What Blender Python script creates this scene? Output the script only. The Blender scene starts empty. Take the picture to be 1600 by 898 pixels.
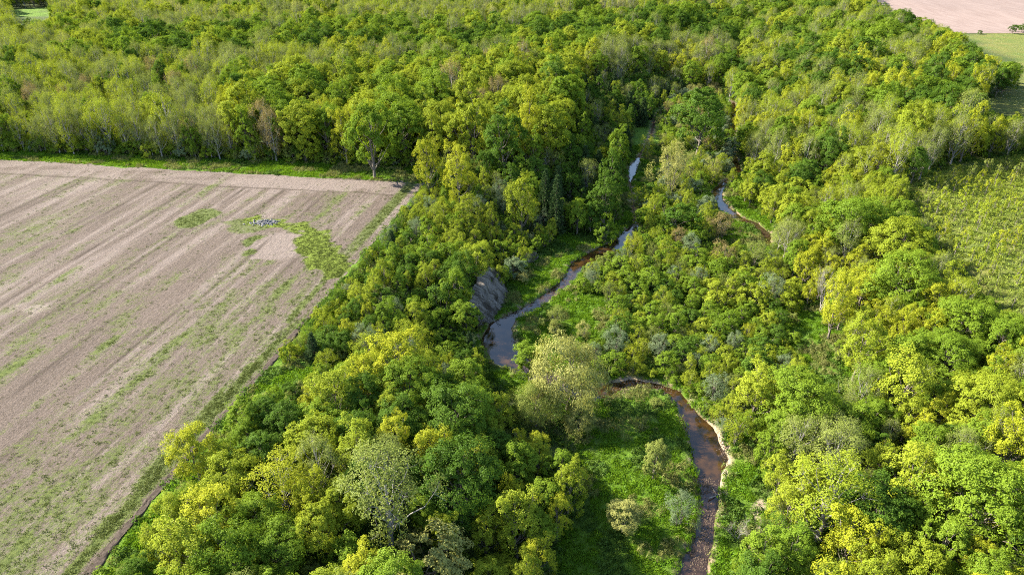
import bpy, math, random
import numpy as np
from mathutils import Vector

# ---------------------------------------------------------------- camera, sky, sun, exposure
SC = bpy.context.scene
COL = SC.collection
rng = np.random.default_rng(11)
random.seed(11)
H_CAM = 75.0
PITCH = math.radians(29.5)
FPX = 1067.0                      # focal length in pixels of a 1600 px wide frame
cam_d = bpy.data.cameras.new('camera')
cam_d.sensor_width = 36.0
cam_d.lens = 36.0 * FPX / 1600.0
cam_d.clip_start = 0.5
cam_d.clip_end = 20000.0
cam = bpy.data.objects.new('camera', cam_d)
COL.objects.link(cam)
cam.location = (0, 0, H_CAM)
cam.rotation_euler = (math.pi / 2 - PITCH, 0, 0)
SC.camera = cam

SUN_EL = math.radians(33.0)
SHADOW = Vector((0.94, -0.34, 0)).normalized()      # where shadows fall on the ground
world = bpy.data.worlds.new('World')
SC.world = world
world.use_nodes = True
wn = world.node_tree
wn.nodes.clear()
sky = wn.nodes.new('ShaderNodeTexSky')
sky.sky_type = 'NISHITA'
sky.sun_disc = False
sky.sun_elevation = SUN_EL
# sky: rotation 0 puts the sun at +Y, growing clockwise seen from above
sky.sun_rotation = math.atan2(-SHADOW.x, -SHADOW.y)
sky.air_density = 1.0
sky.dust_density = 1.0
bg = wn.nodes.new('ShaderNodeBackground')
bg.inputs['Strength'].default_value = 0.11
wo = wn.nodes.new('ShaderNodeOutputWorld')
wn.links.new(sky.outputs[0], bg.inputs[0])
wn.links.new(bg.outputs[0], wo.inputs[0])
sun_d = bpy.data.lights.new('sun', 'SUN')
sun_d.energy = 5.0
sun_d.angle = math.radians(0.5)
sun_d.color = (1.0, 0.92, 0.77)
sun = bpy.data.objects.new('sun', sun_d)
COL.objects.link(sun)
ray = Vector((SHADOW.x * math.cos(SUN_EL), SHADOW.y * math.cos(SUN_EL), -math.sin(SUN_EL)))
sun.rotation_euler = ray.to_track_quat('-Z', 'Y').to_euler()
sun.location = (-80, 60, 120)
SC.view_settings.view_transform = 'Standard'
SC.view_settings.look = 'None'
SC.view_settings.gamma = 1.0
SC.view_settings.use_curve_mapping = False
SC.view_settings.exposure = 2.2
SC.render.engine = 'CYCLES'
SC.cycles.max_bounces = 6
SC.cycles.diffuse_bounces = 3
SC.cycles.glossy_bounces = 2
SC.cycles.transmission_bounces = 3
SC.cycles.use_denoising = False
SC.cycles.filter_width = 1.05

# ---------------------------------------------------------------- numeric helpers
def smooth(a, b, x):
    t = np.clip((x - a) / (b - a), 0, 1)
    return t * t * (3 - 2 * t)

def vnoise(x, y, seed=0):
    xi = np.floor(x).astype(np.int64); yi = np.floor(y).astype(np.int64)
    xf = x - xi; yf = y - yi
    def hsh(i, j):
        n = (i * 374761393 + j * 668265263 + seed * 974711 + 1013904223) & 0x7fffffff
        n = ((n ^ (n >> 13)) * 1274126177) & 0x7fffffff
        return ((n ^ (n >> 16)) & 0xffff) / 65535.0
    u = xf * xf * (3 - 2 * xf); v = yf * yf * (3 - 2 * yf)
    a = hsh(xi, yi); b = hsh(xi + 1, yi); c = hsh(xi, yi + 1); d = hsh(xi + 1, yi + 1)
    return a * (1 - u) * (1 - v) + b * u * (1 - v) + c * (1 - u) * v + d * u * v

def fbm(x, y, seed=0, oct=4):
    s = 0; a = 0.5; t = 0
    for i in range(oct):
        s = s + a * vnoise(x, y, seed + i * 17); t += a
        x = x * 2.03 + 11.3; y = y * 2.03 - 7.7; a *= 0.5
    return s / t

CP, SP = math.cos(PITCH), math.sin(PITCH)
def rays(px, py):
    u = (np.asarray(px, float) - 800) / FPX; v = (449 - np.asarray(py, float)) / FPX
    return u, v * SP + CP, v * CP - SP
def plane_pt(px, py, z):
    dx, dy, dz = rays(px, py)
    t = (z - H_CAM) / np.minimum(dz, -0.02)
    return dx * t, dy * t
def project(x, y, z):
    dz = z - H_CAM
    fwd = y * CP - dz * SP; up = y * SP + dz * CP
    fwd = np.maximum(fwd, 0.1)
    return 800 + FPX * x / fwd, 449 - FPX * up / fwd, fwd

def in_poly(px, py, poly):
    px = np.asarray(px, float); py = np.asarray(py, float)
    r = np.zeros(px.shape, bool); n = len(poly)
    for i in range(n):
        x0, y0 = poly[i]; x1, y1 = poly[(i + 1) % n]
        c = ((y0 > py) != (y1 > py))
        r ^= c & (px < (x1 - x0) * (py - y0) / ((y1 - y0) if y1 != y0 else 1e-9) + x0)
    return r

def pip(x, y, poly):
    r = False; j = len(poly) - 1
    for i in range(len(poly)):
        x0, y0 = poly[i]; x1, y1 = poly[j]
        if (y0 > y) != (y1 > y) and x < (x1 - x0) * (y - y0) / (y1 - y0) + x0: r = not r
        j = i
    return r
def project1(x, y, z):
    dz = z - H_CAM; fwd = max(y * CP - dz * SP, .1)
    return 800 + FPX * x / fwd, 449 - FPX * (y * SP + dz * CP) / fwd

def dist_polyline(x, y, pts, closed=False, vals=None):
    best = np.full(np.shape(x), 1e18); bv = np.zeros(np.shape(x))
    n = len(pts)
    for i in range(n if closed else n - 1):
        ax, ay = pts[i]; bx, by = pts[(i + 1) % n]
        ex, ey = bx - ax, by - ay
        t = np.clip(((x - ax) * ex + (y - ay) * ey) / (ex * ex + ey * ey + 1e-12), 0, 1)
        d = (x - ax - t * ex) ** 2 + (y - ay - t * ey) ** 2
        m = d < best
        best = np.where(m, d, best)
        if vals is not None:
            bv = np.where(m, vals[i] * (1 - t) + vals[(i + 1) % n] * t, bv)
    return (np.sqrt(best), bv) if vals is not None else np.sqrt(best)

# ---------------------------------------------------------------- the lie of the land
FLOOR, WATER = -8.0, -8.55
def unp(pts, z): return [tuple(float(c) for c in plane_pt(a, b, z)) for a, b in pts]
toe_l = unp([(800, 1150), (805, 898), (815, 760), (790, 640), (748, 560), (752, 512), (782, 482), (788, 455), (783, 425), (820, 395), (880, 368), (940, 310),
             (968, 255), (1000, 190), (1060, 140), (1110, 95), (1135, 60), (1150, 25)], FLOOR)
toe_r = unp([(1290, 1150), (1260, 898), (1300, 720), (1340, 600), (1310, 500), (1255, 420), (1235, 360), (1200, 290), (1185, 220), (1170, 150), (1172, 95),
             (1172, 60), (1175, 25)], FLOOR)
VALLEY = toe_l + toe_r[::-1]
MAIN = [((1062, 1100), 1.6), ((1084, 886), 1.5), ((1097, 854), 1.0), ((1102, 823), .95), ((1106, 803), .9), ((1109, 786), 1.1), ((1108, 767), 1.2), ((1106, 748), 1.6), ((1106, 729), 2.0), ((1108, 711), 2.6),
        ((1103, 692), 2.3), ((1095, 673), 2.0), ((1081, 654), 1.6), ((1067, 635), 1.1), ((1055, 615), .8), ((1030, 605), .7), ((994, 598), .7), ((966, 604), 1.3), ((950, 612), 1.7), ((925, 618), 1.5), ((880, 605), 1.6), ((830, 580), 2.0), ((790, 556), 3.0), ((776, 532), 3.3),
        ((781, 511), 2.4), ((800, 495), 1.1), ((835, 478), 1.0), ((868, 455), 1.0), ((893, 433), 1.1), ((902, 415), 1.7), ((935, 398), 2.3), ((963, 384), 2.2), ((983, 368), 1.9),
        ((993, 350), .4), ((988, 315), .15), ((984, 288), .2), ((989, 263), 1.3), ((1000, 243), .2), ((1017, 215), .2), ((1022, 190), .3), ((1040, 165), .2)]
SIDE = [((1200, 385), .5), ((1197, 366), 1.0), ((1178, 350), 1.1), ((1152, 341), 1.2), ((1133, 327), 1.7), ((1120, 311), 1.4), ((1122, 296), 1.2), ((1140, 280), .4), ((1151, 268), 1.3),
        ((1148, 240), .3), ((1143, 215), .4), ((1143, 187), 2.2), ((1146, 160), .4), ((1150, 112), 2.6), ((1152, 95), .6), ((1156, 60), .3)]
CHAN = []
for src in (MAIN, SIDE):
    CHAN.append((unp([p for p, w in src], WATER), [w for p, w in src]))
bank_mid = unp([(768, 455)], -5)[0]
FA = unp([(139, 894)], 0)[0]; FB = unp([(664, 287)], 0)[0]; FL = unp([(0, 250)], 0)[0]
FDIR = np.array(FB) - np.array(FA); FDIR /= np.linalg.norm(FDIR)        # direction of the plough rows
FNEAR = tuple(np.array(FA) - FDIR * ((FA[1] - 25) / FDIR[1]))
tdir = np.array(FL) - np.array(FB); tdir /= np.linalg.norm(tdir)
FFAR = tuple(np.array(FB) + tdir * 430)
FIELD = [FNEAR, FB, FFAR, (FFAR[0] - 40, 25)]
HILL = unp([(1340, 95)], 0)[0]

def bank_curves():
    base = unp([(753, 512), (763, 504), (772, 495), (780, 487), (787, 476), (791, 462), (790, 444)], -8.5)
    top = unp([(740, 487), (737, 470), (737, 456), (741, 443), (749, 431), (758, 422), (769, 413)], -1.6)
    return np.array(base), np.array(top)
BB, BT = bank_curves()
BANKPOLY = [tuple(p) for p in BB] + [tuple(p) for p in BT[::-1]]

def height(x, y):
    x = np.asarray(x, float); y = np.asarray(y, float)
    d = dist_polyline(x, y, VALLEY, True)
    ins = in_poly(x, y, VALLEY)
    d = np.where(ins, 0, d)
    right = dist_polyline(x, y, toe_r) < dist_polyline(x, y, toe_l)
    w = np.where(right, 45.0, 21.0) + np.clip((y - 240) * 0.12, 0, 30)
    cl = np.exp(-((x - bank_mid[0]) ** 2 + (y - bank_mid[1]) ** 2) / 13.0 ** 2)
    w = w - 12 * cl
    k = smooth(0, 1, d / w)
    z = FLOOR * (1 - k)
    z = z + 0 * np.exp(-((x - HILL[0]) ** 2 + (y - HILL[1]) ** 2) / 150.0 ** 2)
    infield = in_poly(x, y, FIELD)
    n = (fbm(x / 9, y / 9, 3) - 0.5)
    z = z + n * np.where(ins, 0.5, np.where(infield, 0, 0.9)) * np.where(infield, 0, 1) * smooth(420, 300, np.hypot(x, y))
    far = smooth(300, 700, np.hypot(x, y))
    z = z + (fbm(x / 160, y / 160, 5, 3) - 0.5) * 5 * far
    for pts, ws in CHAN:
        dd, hw = dist_polyline(x, y, pts, vals=ws)
        wob = (fbm(x / 2.3, y / 2.3, 8, 3) - 0.5) * 1.1
        t = smooth(-0.5, 1.0, dd - hw + wob)
        z = np.where(dd < hw + 4, np.minimum(z, (FLOOR - 1.3 * np.clip(hw / .8, 0, 1)) * (1 - t) + z * t), z)
    z = z - 0.35 * (infield & (dist_polyline(x, y, FIELD, True) > 1.2))
    z = z - 1.2 * in_poly(x, y, BANKPOLY)
    return z

def ground_at(px, py, dz=0.0):
    """world point where the sight line of a pixel comes to the height dz above the ground"""
    z = np.full(np.shape(px), -3.0)
    for i in range(14):
        x, y = plane_pt(px, py, z + dz)
        z = 0.5 * z + 0.5 * height(x, y)
    return x, y, z

# ---------------------------------------------------------------- materials
def new_mat(name):
    m = bpy.data.materials.new(name); m.use_nodes = True
    nt = m.node_tree; nt.nodes.clear()
    out = nt.nodes.new('ShaderNodeOutputMaterial')
    return m, nt, out
def N(nt, typ, **kw):
    n = nt.nodes.new(typ)
    for k, v in kw.items(): setattr(n, k, v)
    return n
def mixc(nt, fac, a, b):
    n = nt.nodes.new('ShaderNodeMix'); n.data_type = 'RGBA'
    for s, v in ((n.inputs[0], fac), (n.inputs[6], a), (n.inputs[7], b)):
        if hasattr(v, 'is_output'): nt.links.new(v, s)
        elif isinstance(v, (tuple, list)): s.default_value = (*v[:3], 1)
        else: s.default_value = v
    return n.outputs[2]
def noise(nt, scale, detail=4, rough=0.6, vec=None):
    n = nt.nodes.new('ShaderNodeTexNoise')
    n.inputs['Scale'].default_value = scale; n.inputs['Detail'].default_value = detail; n.inputs['Roughness'].default_value = rough
    if vec is not None: nt.links.new(vec, n.inputs['Vector'])
    return n.outputs['Fac']
def ramp(nt, fac, a, b):
    n = nt.nodes.new('ShaderNodeMapRange'); n.clamp = True
    n.inputs[1].default_value = a; n.inputs[2].default_value = b
    nt.links.new(fac, n.inputs[0]); return n.outputs[0]
def attr(nt, name):
    n = nt.nodes.new('ShaderNodeAttribute'); n.attribute_name = name; return n
def math_(nt, op, a, b):
    n = nt.nodes.new('ShaderNodeMath'); n.operation = op
    for s, v in ((n.inputs[0], a), (n.inputs[1], b)):
        if hasattr(v, 'is_output'): nt.links.new(v, s)
        else: s.default_value = v
    return n.outputs[0]
def geo_pos(nt): return nt.nodes.new('ShaderNodeNewGeometry').outputs['Position']

def leaf_mat(name, c_lo, c_hi, c_tr, tr=0.34, rnd=0.5):
    m, nt, out = new_mat(name)
    v = attr(nt, 'v').outputs['Fac']
    oi = nt.nodes.new('ShaderNodeObjectInfo').outputs['Random']
    f = math_(nt, 'ADD', math_(nt, 'MULTIPLY', v, 1 - rnd), math_(nt, 'MULTIPLY', oi, rnd))
    c = mixc(nt, f, c_lo, c_hi)
    d = nt.nodes.new('ShaderNodeBsdfDiffuse'); nt.links.new(c, d.inputs[0])
    t = nt.nodes.new('ShaderNodeBsdfTranslucent')
    nt.links.new(mixc(nt, 0.6, c, c_tr), t.inputs[0])
    g = nt.nodes.new('ShaderNodeBsdfGlossy'); g.inputs['Roughness'].default_value = 0.45; g.inputs[0].default_value = (1, 1, 1, 1)
    m1 = nt.nodes.new('ShaderNodeMixShader'); m1.inputs[0].default_value = tr
    nt.links.new(d.outputs[0], m1.inputs[1]); nt.links.new(t.outputs[0], m1.inputs[2])
    m2 = nt.nodes.new('ShaderNodeMixShader'); m2.inputs[0].default_value = 0.004
    nt.links.new(m1.outputs[0], m2.inputs[1]); nt.links.new(g.outputs[0], m2.inputs[2])
    nt.links.new(m2.outputs[0], out.inputs[0])
    return m
LEAF = {
    'deep':   leaf_mat('leaf_deep_green', (.046, .096, .010), (.088, .150, .016), (.13, .22, .010)),
    'mid':    leaf_mat('leaf_green', (.094, .158, .012), (.170, .240, .020), (.22, .31, .013)),
    'lime':   leaf_mat('leaf_yellow_green', (.155, .205, .014), (.255, .295, .024), (.32, .36, .016)),
    'gold':   leaf_mat('leaf_golden', (.195, .228, .012), (.310, .325, .022), (.37, .39, .016)),
    'olive':  leaf_mat('leaf_olive', (.120, .155, .030), (.205, .235, .052), (.24, .27, .03)),
    'tan':    leaf_mat('leaf_tan_buds', (.160, .135, .050), (.260, .205, .080), (.27, .20, .05)),
    'silver': leaf_mat('leaf_silver_green', (.105, .150, .070), (.185, .230, .120), (.18, .24, .08)),
    'pale':   leaf_mat('leaf_pale_willow', (.180, .200, .050), (.310, .300, .095), (.33, .33, .05)),
    'cedar':  leaf_mat('leaf_dark_conifer', (.030, .055, .018), (.055, .090, .028), (.04, .08, .01), tr=.12),
}
def bark_mat(name, a, b):
    m, nt, out = new_mat(name)
    p = nt.nodes.new('ShaderNodeBsdfPrincipled'); p.inputs['Roughness'].default_value = 0.9
    tc = nt.nodes.new('ShaderNodeTexCoord').outputs['Object']
    nt.links.new(mixc(nt, noise(nt, 3.0, 5, .65, tc), a, b), p.inputs['Base Color'])
    nt.links.new(p.outputs[0], out.inputs[0]); return m
BARK = bark_mat('bark_grey_brown', (.07, .055, .042), (.20, .17, .14))
BARK_PALE = bark_mat('bark_pale_grey', (.14, .125, .11), (.30, .28, .255))

def ground_mat():
    m, nt, out = new_mat('ground_cover')
    p = nt.nodes.new('ShaderNodeBsdfPrincipled'); p.inputs['Roughness'].default_value = 1.0; p.inputs['Specular IOR Level'].default_value = .15
    pos = geo_pos(nt)
    n1 = ramp(nt, noise(nt, 0.09, 5, .6, pos), .35, .65); n2 = ramp(nt, noise(nt, 1.6, 5, .7, pos), .3, .7); n3 = ramp(nt, noise(nt, 6.0, 3, .7, pos), .3, .7)
    floor = mixc(nt, n2, (.030, .055, .012), (.060, .095, .018))
    floor = mixc(nt, math_(nt, 'MULTIPLY', n1, .5), floor, (.085, .080, .035))
    mead = mixc(nt, n1, (.070, .150, .010), (.110, .185, .014))
    mead = mixc(nt, math_(nt, 'MULTIPLY', n2, .55), mead, (.120, .175, .022))
    mead = mixc(nt, math_(nt, 'MULTIPLY', n3, .35), mead, (.030, .085, .010))
    old = mixc(nt, n1, (.085, .130, .020), (.150, .150, .035))
    old = mixc(nt, math_(nt, 'MULTIPLY', n2, .45), old, (.17, .15, .055))
    bed = mixc(nt, n2, (.055, .030, .016), (.12, .075, .045))
    grav = mixc(nt, n3, (.17, .115, .075), (.34, .26, .19))
    c = mixc(nt, attr(nt, 'meadow').outputs['Fac'], floor, mead)
    c = mixc(nt, attr(nt, 'oldfield').outputs['Fac'], c, old)
    gm = math_(nt, 'MULTIPLY', attr(nt, 'gravel').outputs['Fac'], ramp(nt, noise(nt, .5, 3, .6, pos), .42, .58))
    c = mixc(nt, gm, c, grav)
    c = mixc(nt, attr(nt, 'bed').outputs['Fac'], c, bed)
    c = mixc(nt, attr(nt, 'pale').outputs['Fac'], c, (.34, .27, .19))
    nt.links.new(c, p.inputs['Base Color'])
    b = nt.nodes.new('ShaderNodeBump'); b.inputs['Strength'].default_value = .8; b.inputs['Distance'].default_value = .35
    nt.links.new(math_(nt, 'ADD', n2, math_(nt, 'MULTIPLY', n3, .6)), b.inputs['Height'])
    nt.links.new(b.outputs[0], p.inputs['Normal'])
    nt.links.new(p.outputs[0], out.inputs[0]); return m

def field_mat():
    m, nt, out = new_mat('stubble_soil')
    p = nt.nodes.new('ShaderNodeBsdfPrincipled'); p.inputs['Roughness'].default_value = 1.0; p.inputs['Specular IOR Level'].default_value = .1
    pos = geo_pos(nt)
    mp = nt.nodes.new('ShaderNodeMapping'); mp.vector_type = 'TEXTURE'
    mp.inputs['Rotation'].default_value = (0, 0, math.atan2(FDIR[1], FDIR[0])); mp.inputs['Scale'].default_value = (7, 1, 1)
    nt.links.new(pos, mp.inputs[0])
    fine = ramp(nt, noise(nt, 5.5, 4, .75, pos), .32, .68)
    mid = ramp(nt, noise(nt, 1.4, 5, .75, pos), .34, .66)
    row = ramp(nt, noise(nt, 1.3, 4, .65, mp.outputs[0]), .34, .66)
    row2 = ramp(nt, noise(nt, .28, 4, .6, mp.outputs[0]), .36, .64)
    soil = mixc(nt, row2, (.078, .060, .047), (.114, .088, .073))
    soil = mixc(nt, math_(nt, 'MULTIPLY', row, .35), soil, (.135, .106, .090))
    grit = ramp(nt, noise(nt, 2.6, 2, .9, pos), .36, .62); line = ramp(nt, noise(nt, 3.4, 3, .7, mp.outputs[0]), .38, .60)
    soil = mixc(nt, math_(nt, 'MULTIPLY', line, .45), soil, (.060, .046, .034))
    soil = mixc(nt, math_(nt, 'MULTIPLY', math_(nt, 'MULTIPLY', fine, grit), .75), soil, (.040, .031, .021))
    soil = mixc(nt, math_(nt, 'MULTIPLY', math_(nt, 'SUBTRACT', 1.0, grit), .40), soil, (.162, .131, .113))
    soil = mixc(nt, math_(nt, 'MULTIPLY', attr(nt, 'straw').outputs['Fac'], math_(nt, 'ADD', math_(nt, 'MULTIPLY', mid, .7), .3)), soil, (.212, .174, .155))
    soil = mixc(nt, attr(nt, 'wheel').outputs['Fac'], soil, (.052, .040, .031))
    weed = mixc(nt, mid, (.050, .070, .018), (.100, .118, .034))
    weed = mixc(nt, math_(nt, 'MULTIPLY', attr(nt, 'bright').outputs['Fac'], .55), weed, (.140, .190, .012))
    w = attr(nt, 'weed').outputs['Fac']
    th = math_(nt, 'SUBTRACT', math_(nt, 'ADD', math_(nt, 'MULTIPLY', w, 1.6), math_(nt, 'MULTIPLY', math_(nt, 'ADD', math_(nt, 'ADD', fine, mid), grit), .34)), .86)
    n = nt.nodes.new('ShaderNodeClamp'); nt.links.new(math_(nt, 'MULTIPLY', th, 1.9), n.inputs[0])
    c = mixc(nt, n.outputs[0], soil, weed)
    nt.links.new(c, p.inputs['Base Color'])
    b = nt.nodes.new('ShaderNodeBump'); b.inputs['Strength'].default_value = .7; b.inputs['Distance'].default_value = .16
    nt.links.new(math_(nt, 'ADD', math_(nt, 'ADD', fine, mid), math_(nt, 'MULTIPLY', row, .8)), b.inputs['Height'])
    nt.links.new(b.outputs[0], p.inputs['Normal'])
    nt.links.new(p.outputs[0], out.inputs[0]); return m

def soil_mat(name, a, b, scale=2.0, bump=.3, dist=.2, aniso=None):
    m, nt, out = new_mat(name)
    p = nt.nodes.new('ShaderNodeBsdfPrincipled'); p.inputs['Roughness'].default_value = 1.0; p.inputs['Specular IOR Level'].default_value = .15
    pos = geo_pos(nt)
    if aniso:
        mp = nt.nodes.new('ShaderNodeMapping'); mp.vector_type = 'TEXTURE'; mp.inputs['Scale'].default_value = aniso; nt.links.new(pos, mp.inputs[0]); pos = mp.outputs[0]
    n = noise(nt, scale, 6, .7, pos); n2 = noise(nt, scale * .12, 4, .6, pos)
    c = mixc(nt, ramp(nt, n, .32, .68), a, b)
    c = mixc(nt, math_(nt, 'MULTIPLY', ramp(nt, n2, .4, .65), .45), c, tuple(.5 * (i + j) * .75 for i, j in zip(a, b)))
    nt.links.new(c, p.inputs['Base Color'])
    bp = nt.nodes.new('ShaderNodeBump'); bp.inputs['Strength'].default_value = bump; bp.inputs['Distance'].default_value = dist
    nt.links.new(n, bp.inputs['Height']); nt.links.new(bp.outputs[0], p.inputs['Normal'])
    nt.links.new(p.outputs[0], out.inputs[0]); return m

def water_mat():
    m, nt, out = new_mat('stream_water')
    p = nt.nodes.new('ShaderNodeBsdfPrincipled')
    p.inputs['Roughness'].default_value = .03; p.inputs['IOR'].default_value = 1.33; p.inputs['Specular IOR Level'].default_value = 1.0
    pos = geo_pos(nt)
    n = ramp(nt, noise(nt, .45, 4, .6, pos), .38, .62); n2 = ramp(nt, noise(nt, 2.5, 4, .7, pos), .35, .7)
    c = mixc(nt, n, (.006, .005, .003), (.042, .021, .006))
    c = mixc(nt, math_(nt, 'MULTIPLY', n2, .25), c, (.032, .018, .008))
    c = mixc(nt, attr(nt, 'riffle').outputs['Fac'], c, mixc(nt, n2, (.012, .007, .004), (.048, .028, .017)))
    nt.links.new(c, p.inputs['Base Color'])
    b = nt.nodes.new('ShaderNodeBump'); b.inputs['Strength'].default_value = .12; b.inputs['Distance'].default_value = .05
    nt.links.new(noise(nt, 1.8, 3, .6, pos), b.inputs['Height']); nt.links.new(b.outputs[0], p.inputs['Normal'])
    nt.links.new(p.outputs[0], out.inputs[0]); return m

# ---------------------------------------------------------------- mesh helpers
def mesh_np(name, v, f, mats=(), attrs=None, smooth_=False):
    v = np.asarray(v, np.float32); f = np.asarray(f, np.int32)
    me = bpy.data.meshes.new(name)
    k = f.shape[1]
    me.vertices.add(len(v)); me.vertices.foreach_set('co', v.ravel())
    me.loops.add(f.size); me.loops.foreach_set('vertex_index', f.ravel())
    me.polygons.add(len(f))
    me.polygons.foreach_set('loop_start', np.arange(0, f.size, k, dtype=np.int32))
    me.polygons.foreach_set('use_smooth', np.full(len(f), smooth_))
    for m in mats: me.materials.append(m)
    me.update(calc_edges=True)
    for a, val in (attrs or {}).items():
        at = me.attributes.new(a, 'FLOAT', 'POINT'); at.data.foreach_set('value', np.asarray(val, np.float32))
    return me
def link(name, me, parent=None, kind=None, label=None, cat=None, group=None):
    o = bpy.data.objects.new(name, me); COL.objects.link(o)
    if parent is not None: o.parent = parent
    if kind: o['kind'] = kind
    if label: o['label'] = label
    if cat: o['category'] = cat
    if group: o['group'] = group
    return o
def grid_faces(nu, nv):
    i = np.arange(nu - 1)[:, None] * nv + np.arange(nv - 1)[None, :]
    return np.stack([i, i + nv, i + nv + 1, i + 1], -1).reshape(-1, 4)

# ---------------------------------------------------------------- regions of open ground, in photograph pixels
OPEN = {
    'lower_meadow': [(925, 690), (965, 655), (1020, 650), (1075, 690), (1085, 740), (1090, 800), (1075, 860), (1010, 898), (860, 898), (905, 800), (935, 740)],
    'east_bank': [(1130, 700), (1165, 695), (1190, 730), (1180, 790), (1165, 850), (1125, 898), (1085, 898), (1112, 800)],
    'bend_meadow': [(785, 492), (788, 450), (850, 395), (880, 370), (955, 368), (965, 378), (903, 412), (888, 438), (845, 470)],
    'inner_meadow': [(796, 520), (845, 482), (892, 448), (935, 462), (950, 500), (930, 530), (880, 525), (815, 545)],
    'upper_meadow': [(990, 200), (1020, 195), (1032, 240), (1020, 290), (975, 330), (965, 300), (985, 240)],
    'side_meadow': [(1112, 300), (1135, 290), (1185, 335), (1200, 345), (1200, 385), (1150, 375), (1125, 340)],
    'clearing': [(1235, 480), (1275, 490), (1300, 545), (1325, 590), (1305, 640), (1255, 560), (1240, 520)],
    'old_field': [(1418, 290), (1490, 256), (1640, 236), (1640, 505), (1580, 480), (1530, 440), (1490, 400), (1450, 340)],
    'pasture': [(1500, 54), (1640, 50), (1640, 186), (1540, 174), (1528, 160), (1555, 152), (1592, 136), (1594, 100), (1560, 84), (1530, 72)],
    'far_field': [(1350, -30), (1700, -30), (1700, 54), (1505, 54), (1465, 33), (1420, 17), (1375, 2)],
    'left_pasture': [(10, 14), (75, 12), (95, 24), (20, 28)],
    'top_pasture': [(840, 2), (1000, 1), (1010, 8), (850, 9)],
    'verge': [(-200, 232), (0, 238), (300, 248), (680, 264), (700, 283), (660, 292), (0, 252), (-200, 246)],
    'spit': [(940, 592), (1045, 592), (1064, 622), (1040, 640), (985, 636), (940, 628)],
    'pool': [(752, 560), (758, 515), (790, 492), (800, 505), (795, 560)],
    'edge_grass': [(440, 590), (480, 540), (490, 560), (455, 600)],
}
OPENW = {k: unp(p, 0 if k in ('verge', 'pasture', 'far_field', 'old_field', 'left_pasture', 'top_pasture', 'edge_grass') else FLOOR) for k, p in OPEN.items()}

# ---------------------------------------------------------------- ground
def axis(lo, hi, a, b, step, grow):
    c = list(np.arange(a, b + step * .5, step))
    s = step; x = c[-1]
    while x < hi: s *= grow; x += s; c.append(x)
    s = step; x = c[0]; left = []
    while x > lo: s *= grow; x -= s; left.append(x)
    return np.array(left[::-1] + c)
gx = axis(-6500, 6500, -30, 84, .72, 1.05)
gy = axis(-3000, 8000, 55, 262, .78, 1.045)
X, Y = np.meshgrid(gx, gy, indexing='ij')
xs, ys = X.ravel(), Y.ravel()
zs = height(xs, ys)
mead = np.zeros(len(xs)); old = np.zeros(len(xs)); bed = np.zeros(len(xs)); grav = np.zeros(len(xs))
for k in OPENW:
    if k == 'old_field':
        d = dist_polyline(xs, ys, OPENW[k], True) * np.where(in_poly(xs, ys, OPENW[k]), 1, -1)
        old = np.maximum(old, smooth(-6, 4, d + (fbm(xs / 8, ys / 8, 31) - .5) * 10))
    elif k == 'pasture': old = np.maximum(old, in_poly(xs, ys, OPENW[k]) * .85)
    elif k != 'far_field':
        d = dist_polyline(xs, ys, OPENW[k], True) * np.where(in_poly(xs, ys, OPENW[k]), 1, -1)
        mead = np.maximum(mead, smooth(-3, 2, d + (fbm(xs / 5, ys / 5, 33) - .5) * 5))
fe = dist_polyline(xs, ys, FIELD, True)
mead = np.maximum(mead, smooth(7, 2.5, fe + (fbm(xs / 5, ys / 5, 37) - .5) * 5))
for pts, ws in CHAN:
    dd, hw = dist_polyline(xs, ys, pts, vals=ws)
    bed = np.maximum(bed, smooth(.7, -.1, dd - hw))
    mead = np.maximum(mead, smooth(7, 3, dd - hw))
    grav = np.maximum(grav, smooth(1.9, .6, dd - hw))
pale = np.zeros(len(xs))
for line in ([(1113, 655), (1124, 676), (1133, 695), (1138, 712), (1136, 722)], [(1189, 785), (1184, 800), (1187, 822)], [(958, 592), (990, 590), (1030, 598)], [(1131, 735), (1128, 770), (1130, 800)]):
    pale = np.maximum(pale, smooth(.95, .35, dist_polyline(xs, ys, unp(line, FLOOR)) + (fbm(xs / 1.2, ys / 1.2, 39) - .5) * .9))
ground = link('ground', mesh_np('ground', np.c_[xs, ys, zs], grid_faces(len(gx), len(gy)), [ground_mat()],
              dict(meadow=mead, oldfield=old, bed=bed, gravel=grav, pale=pale), True), kind='structure')

# ---------------------------------------------------------------- stubble field
nu, nv = 340, 300
U = (np.linspace(0, 1, nu) ** 1.0)[:, None]; V = (np.linspace(0, 1, nv) ** 1.5)[None, :]
c0, c1, c2, c3 = [np.array(p) for p in FIELD]
def bil(k): return (c0[k] * (1 - U) + c1[k] * U) * (1 - V) + (c3[k] * (1 - U) + c2[k] * U) * V
fx, fy = bil(0), bil(1)
edge_in = np.minimum(np.minimum(U, 1 - U) * 40, V * 60 + 0 * U)
far_wob = (fbm(fx / 9, fy / 9, 71) - .5) * 5 * smooth(.9, 1.0, U)
fx = fx + far_wob * FDIR[0]; fy = fy + far_wob * FDIR[1]
FNRM = np.array([-FDIR[1], FDIR[0]])                                  # away from the trees
along = (fx - FA[0]) * FDIR[0] + (fy - FA[1]) * FDIR[1]
across = (fx - FA[0]) * FNRM[0] + (fy - FA[1]) * FNRM[1]
weed = .16 + .50 * (fbm(along / 30, across / 5.5, 41) - .45) + .38 * (fbm(along / 9, across / 2.2, 43) - .5) + .45 * (fbm(along / 2.2, across / .9, 44, 3) - .5)
weed += .16 * smooth(45, 5, across) * smooth(120, 20, along)
weed += .5 * smooth(70, 40, along) * smooth(1.1, .4, np.abs(across - 2.2)) * smooth(.3, .5, fbm(along / 6, across, 49))
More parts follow.
